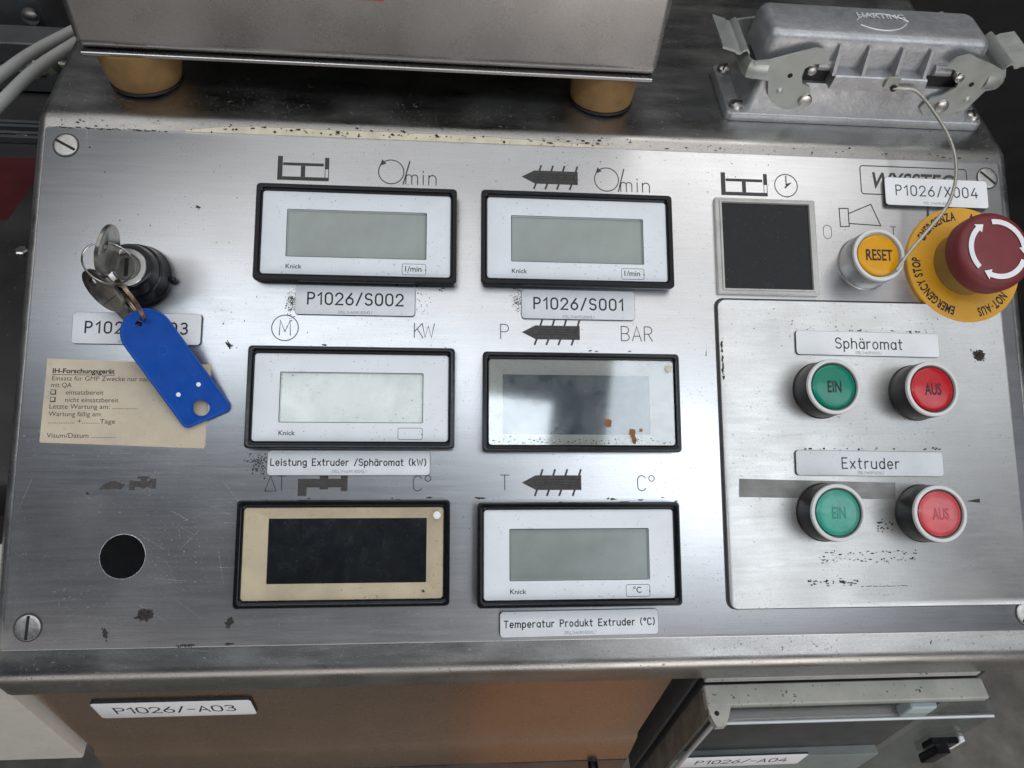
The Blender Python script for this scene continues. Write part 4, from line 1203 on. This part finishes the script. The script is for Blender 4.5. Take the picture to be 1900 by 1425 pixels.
def lever(poly, sx, label_):
    t = bpy.data.objects.new('locking_lever', None)
    COL.objects.link(t)
    t.parent = cn
    for yy, nm in ((-19.2, 'side_plate'), (19.6, 'side_plate')):
        MB().prism(poly, 0, 1.3, Matrix.Translation((0, yy, 0)) @ YF).build(nm, ZINC, t)
    xo = -205.3
    ends = (138.6 + xo, 146.6 + xo) if sx < 0 else (272.8 + xo, 265.0 + xo)
    x_, xi = ends
    path = [(xi, -19.8), (x_ + sx * -2, -19.8), (x_ + sx * 1.2, -18.6), (x_ + sx * 2.6, -15.5), (x_ + sx * 2.8, -10), (x_ + sx * 2.8, 10), (x_ + sx * 2.6, 15.8), (x_ + sx * 1.2, 18.6), (x_ + sx * -2, 19.8), (xi, 19.8)]
    m = MB()
    k = len(path)
    vs_, fs = [], []
    nrm = []
    for i in range(k):
        a, b = Vector(path[max(0, i - 1)]), Vector(path[min(k - 1, i + 1)])
        d = (b - a).normalized()
        nrm.append(Vector((d.y, -d.x)) * (1 if sx > 0 else -1))
    for (z, off) in ((23.6, 0), (25.0, .9), (28.5, 1.6), (32.0, .9), (33.6, 0), (33.2, -1.0), (28.5, .5), (24, -1.0)):
        vs_ += [(p[0] + n.x * off, p[1] + n.y * off, z) for p, n in zip(path, nrm)]
    for r in range(8):
        for i in range(k - 1):
            a, b = r * k + i, ((r + 1) % 8) * k + i
            fs.append((a, a + 1, b + 1, b))
    m.add(vs_, fs)
    m.build('end_bow', ZINC, t)
    # rolled finger wing
    wing = MB()
    prof_ = [(2.4, 33.0), (3.0, 35.8), (4.6, 37.4), (6.4, 36.6), (7.4, 35.2), (9.0, 35.4), (10.2, 36.4), (17.5, 38.2)]
    top = [(p[0] * sx + x_ - sx * .6, p[1]) for p in prof_]
    bot = [(p[0], p[1] - 1.3) for p in top]
    y0, y1 = -15.5, 13.5
    poly_ = top + bot[::-1]
    kk = len(poly_)
    vs_ = [(p[0], y0, p[1]) for p in poly_] + [(p[0], y1, p[1]) for p in poly_]
    fs = [(i, (i + 1) % kk, kk + (i + 1) % kk, kk + i) for i in range(kk)]
    for i in range(len(top) - 1):
        fs.append((i, i + 1, kk - 2 - i, kk - 1 - i))
        fs.append((kk + i, 2 * kk - 1 - i, 2 * kk - 2 - i, kk + i + 1))
    wing.add(vs_, fs).build('finger_wing', ZINC, t)
    hx = (159.4 if sx < 0 else 258.0) + xo
    MB().lathe([(1.35, 0), (1.35, .06)], 24, Matrix.Translation((hx, -20.52, 27)) @ YF).build('rivet_hole', SLOT, t)
    dx = (157.3 if sx < 0 else 260.9) + xo
    MB().lathe([(1.8, 0), (1.5, .5), (.8, .8), (0, .9)], 24, Matrix.Translation((dx, -20.52, 18)) @ YF).build('dimple', ZINC, t)
    return t
lever(LP, -1, '')
lever(RP, 1, '')
for (x, z, r, y0, y1) in ((169.8, 30.3, 2.5, -21.6, -10), (249.4, 30.3, 2.5, -21.6, -10), (172.6, 13.4, 3.6, -22.6, -12), (248.6, 13.8, 3.6, -22.6, -12)):
    mb = MB().lathe([(r, 0), (r, y1 - y0 - 1), (r * .92, y1 - y0 - .4), (r * .6, y1 - y0)], 28, Matrix.Translation((x - 205.3, y1, z)) @ YF)
    mb.build('locking_pin', SCREW, cn)
for (x, s) in ((174, 1), (246, -1)):
    MB().lathe([(3.0, 0), (3.0, 9)], 20, Matrix.Translation((x - 205.3 + (0 if s > 0 else -9), -14.5, 30.5)) @ Matrix.Rotation(R_(90), 4, 'Y')).build('spring_boss', CAST, hood)
br = MB().box(4.5, 11.5, -23.6, -22.5, 24.5, 30.5).build('cord_bracket', ZINC, hood)
MB().lathe([(1.7, 0), (1.7, 1)], 16, Matrix.Translation((9.6, -23.7, 25)) @ YF).build('cord_hole', GASKET, br)
# thin cord from the hood to the front plate
pts = [q2w(214.5, 15.6, 24.8), q2w(219, 14.6, 25.5), q2w(225.5, 13.5, 25.5), q2w(231.5, 6, 23), p2w(236.6, 122, 21), p2w(240.0, 112, 21), p2w(240.7, 103, 21), p2w(239.2, 94, 21.5), p2w(235.2, 84.2, 22), p2w(230.0, 76.7, 22), p2w(221.8, 67.4, 21), p2w(214, 58.5, 19.5), p2w(207.2, 48.6, 16.8)]
def smooth(pts, n=6):
    out = []
    m = len(pts)
    for i in range(m - 1):
        p0, p1, p2, p3 = pts[max(0, i - 1)], pts[i], pts[i + 1], pts[min(m - 1, i + 2)]
        for k in range(n):
            t = k / n
            out.append(0.5 * ((2 * p1) + (p2 - p0) * t + (2 * p0 - 5 * p1 + 4 * p2 - p3) * t * t + (3 * p1 - p0 - 3 * p2 + p3) * t ** 3))
    out.append(pts[-1])
    return out
cd = MB().tube(smooth([Vector(p) for p in pts]), 0.85, 10)
cdo = cd.build('safety_cord', WIREM)
tag(cdo, 'thin grey steel cord looping from the connector cover to the amber button', 'cord')

# =================================================================== STEEL BOX ON RUBBER FEET
bx = thing('steel_box', WM(-50, 190, 65), 'grey steel box with a rolled lower edge on two ochre feet', 'box')
BI = bx.matrix_world.inverted()
bp_ = fillet([(118, 330), (118, 88), (255, 88), (255, 330)], [0, 6.5, 6, 0], 10)
extrude_x(MB(), bp_[::-1], -189.5, 90, 4).build('casing', BOXST, bx, BI)
MB().box(-188, 88, 117.4, 124, 86.4, 88.2, c=.5).build('bottom_flange', BOXST, bx, BI)
for (x, y, rt_, rb) in ((-167.5, 135.5, 20.5, 17.2), (67.0, 136.0, 17.8, 16.6)):
    zb = 65.9
    MB().lathe([(rb - 1.4, zb), (rb, zb + 1.6), ((rb * .45 + rt_ * .55), zb + 9), (rt_, 86.5)], 48, Matrix.Translation((x, y, 0))).build('foot', GOLD, bx, BI)
    MB().lathe([(rb + .2, zb - .5), (rb + .5, zb + .2), (rb + .1, zb + .9), (rb - 2, zb + .9)], 48, Matrix.Translation((x, y, 0))).build('foot_edge', GASKET, bx, BI)
MB().box(-62.5, -45, 117.86, 118.02, 119.4, 130).build('red_mark', SILKRED, bx, BI)

# =================================================================== ENCLOSURE WITH CLEAR LID, LOWER RIGHT
en = thing('breaker_enclosure', WM(193, -105, -110), 'ivory small distribution enclosure with a hinged clear lid under the console lip', 'enclosure')
EI = en.matrix_world.inverted()
MB().box(116, 268, -112, -90, -290, -100.2, c=1.0).build('back_box', mat('dark_grey_back_box', (.10, .10, .10), .45), en, EI)
MB().box(117, 266, -116.5, -112, -300, -101, c=1.0).build('inner_plate', GREYIN, en, EI)
tp = MB().box(116.5, 262.5, -117.0, -107.5, -104.5, -100, c=.8)
tp.build('top_cap', IVORY, en, EI)
hg = MB().box(116.8, 266.0, -127.6, -117.2, -112, -106.6, c=.9)
hg.prism([(116.8, -127.4), (129.0, -127.4), (126.5, -133), (124.0, -137.2), (119.5, -137.4), (118.0, -134)], -111.9, -107.4)
hinge = hg.build('hinge_cover', IVORY, en, EI)
MB().lathe([(1.2, 0), (1.2, .3)], 18, Matrix.Translation((120.8, -131.2, -107.4))).build('hinge_pin', SLOT, hinge)
lid = MB()
lid.box(124, 267, -134, -127.8, -112.5, -110.3)
lid.box(121, 268.5, -134.2, -132.4, -300, -112.6)
lid.box(119.6, 121.0, -134.2, -118, -300, -111)
lid.box(268.5, 270.2, -134.2, -118, -300, -112)
lid.build('clear_lid', CLEAR, en, EI)
MB().tube([(122, -134.8, -111.6), (268, -134.8, -112.6)], .8, 8).build('lid_edge', mat('clear_edge_plastic', (.5, .52, .53), .2, 0, coat=.6), en, EI)
MB().tube([(119.9, -134.6, -112), (119.9, -134.6, -300)], 1.2, 8).build('lid_edge', MATS['clear_edge_plastic'], en, EI)
MB().box(117.0, 118.8, -132, -117, -300, -108).build('side_rail', mat('worn_side_rail', (.30, .28, .25), .4, .6, var=.4, vscale=.1), en, EI)
MB().box(124, 262, -122.5, -116.6, -300, -226, c=.8).build('device_cover', mat('pale_device_cover', (.50, .51, .49), .5), en, EI)
MB().box(239, 254, -123.5, -116.6, -150, -134, c=1.5).build('white_clip', LABELW, en, EI)
lt = MB().box(254, 270, -137, -133.6, -163, -152, c=.8)
lt.box(260, 268, -140, -135, -180, -160, c=.8)
lt.build('latch', BLACK, en, EI)
MB().box(270.2, 273, -136.5, -133.6, -166, -151, c=.5).build('latch_plate', LABELW, en, EI)
FV = lambda x, y, z: WM(x, y, z) @ Matrix.Rotation(R_(90), 4, 'X')
label(FV(155.5, -134.35, -179.5), 71, 20, [('P1026/-A04', -27, 26, -3.6, 7.0, .85)], 'white label plate reading P1026/-A04 on the clear lid', LABELW, group='engraved label plates on the console')
label(FV(-148.0, -111.6, -134.5), 77, 22, [('P1026/-A03', -29, 29, -4.2, 8.2, .95)], 'white label plate reading P1026/-A03 on the console front', LABELW, thick=1.6, corner=2.2)

# =================================================================== NEIGHBOURS AROUND THE CONSOLE
pg = MB().box(-420, -212, -117, -60, -199.5, -60, c=1.2)
tag(pg.build('grey_casing', PALEGREY), 'pale grey painted casing at the lower left beside the console', 'casing')
bed = MB().box(-900, -216, -40, 700, -70, -40, c=2)
bedo = bed.build('machine_bed', DARKBED)
tag(bedo, 'dark grey metal machine bed with an oval slot left of the console', 'machine bed')
MB().prism(rr(60, 11, 5.4, 6, -338, 243), -39.97, -39.9).build('oval_slot', SLOT, bedo)
MB().poly([(-420, 150), (-281, 150), (-274, 214), (-420, 214)], -39.94).build('red_panel', REDP, bedo)
rl = MB()
rl.box(-560, -224, 292, 300, -38, -22, c=1)
rl.box(-560, -224, 304, 330, -38, -8, c=1.5)
rl.box(-560, -224, 334, 342, -38, -16, c=1)
tag(rl.build('guide_rail', DARKMC), 'dark ribbed guide rail behind the grey cables', 'rail')
dv = MB()
dv.loft([(rr(128, 118, 8, 4, -372, 410), -38), (rr(128, 118, 8, 4, -372, 410), 6), (rr(96, 86, 8, 4, -378, 416), 34), (rr(92, 82, 8, 4, -378, 416), 38)])
dvo = dv.build('motor_housing', DARKMC)
tag(dvo, 'dark motor housing behind the grey cables at the upper left', 'motor')
MB().lathe([(6, 0), (6, 3), (4, 4)], 20, Matrix.Translation((-318, 345, -8)) @ Matrix.Rotation(R_(90), 4, 'X')).build('casting_bolt', SCREW, dvo)
def cable(pts, label_):
    o = MB().tube(smooth([Vector(p) for p in pts]), 3.4, 14).build('cable', CABLE)
    tag(o, label_, 'cable', 'grey white cables behind the console')
cable([(-330, 40, 20), (-290, 115, 32), (-263.3, 175.0, 40), (-254.3, 203.1, 40), (-242.5, 226, 40), (-222, 262, 40), (-190, 310, 40)], 'upper grey white cable running behind the steel box')
cable([(-300, 20, 24), (-270, 90, 34), (-253.4, 147.0, 40), (-247.4, 182.0, 40), (-238, 208, 40), (-222, 240, 40), (-190, 290, 40)], 'lower grey white cable closest to the console corner')
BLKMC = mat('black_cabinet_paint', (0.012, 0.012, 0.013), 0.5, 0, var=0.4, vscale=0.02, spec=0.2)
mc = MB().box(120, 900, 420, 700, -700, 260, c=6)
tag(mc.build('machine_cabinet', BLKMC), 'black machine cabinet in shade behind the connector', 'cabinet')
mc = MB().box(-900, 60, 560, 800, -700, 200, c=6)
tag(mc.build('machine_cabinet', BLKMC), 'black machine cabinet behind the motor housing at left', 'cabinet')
ft = MB().lathe([(7, 0), (7, 5), (5.5, 6), (5.5, 12), (7.5, 13), (7.5, 18), (4, 20)], 6, Matrix.Translation((-292, 268, -8)) @ Matrix.Rotation(R_(70), 4, 'Y'))
ft.tube([(-276, 268, -2), (-262, 272, -6), (-250, 284, -14)], 2.6, 10)
tag(ft.build('pipe_fitting', mat('dull_brass_fitting', (.32, .36, .28), .35, .9, var=.3, vscale=.2), None), 'small dull metal pipe fitting under the motor housing', 'pipe fitting')
gr = MB()
for k in range(4):
    gr.box(-560, -222, 250 - k * 6.5, 253 - k * 6.5, -39.5, -36.5 + (k % 2))
gr.build('bed_groove', DARKMC, bedo)
for (x, y) in ((-262, 120), (-300, 236)):
    MB().lathe([(4, -40), (4, -37.5), (3, -36.8), (0, -36.8)], 6, Matrix.Translation((x, y, 0))).build('bed_bolt', SCREW, bedo)
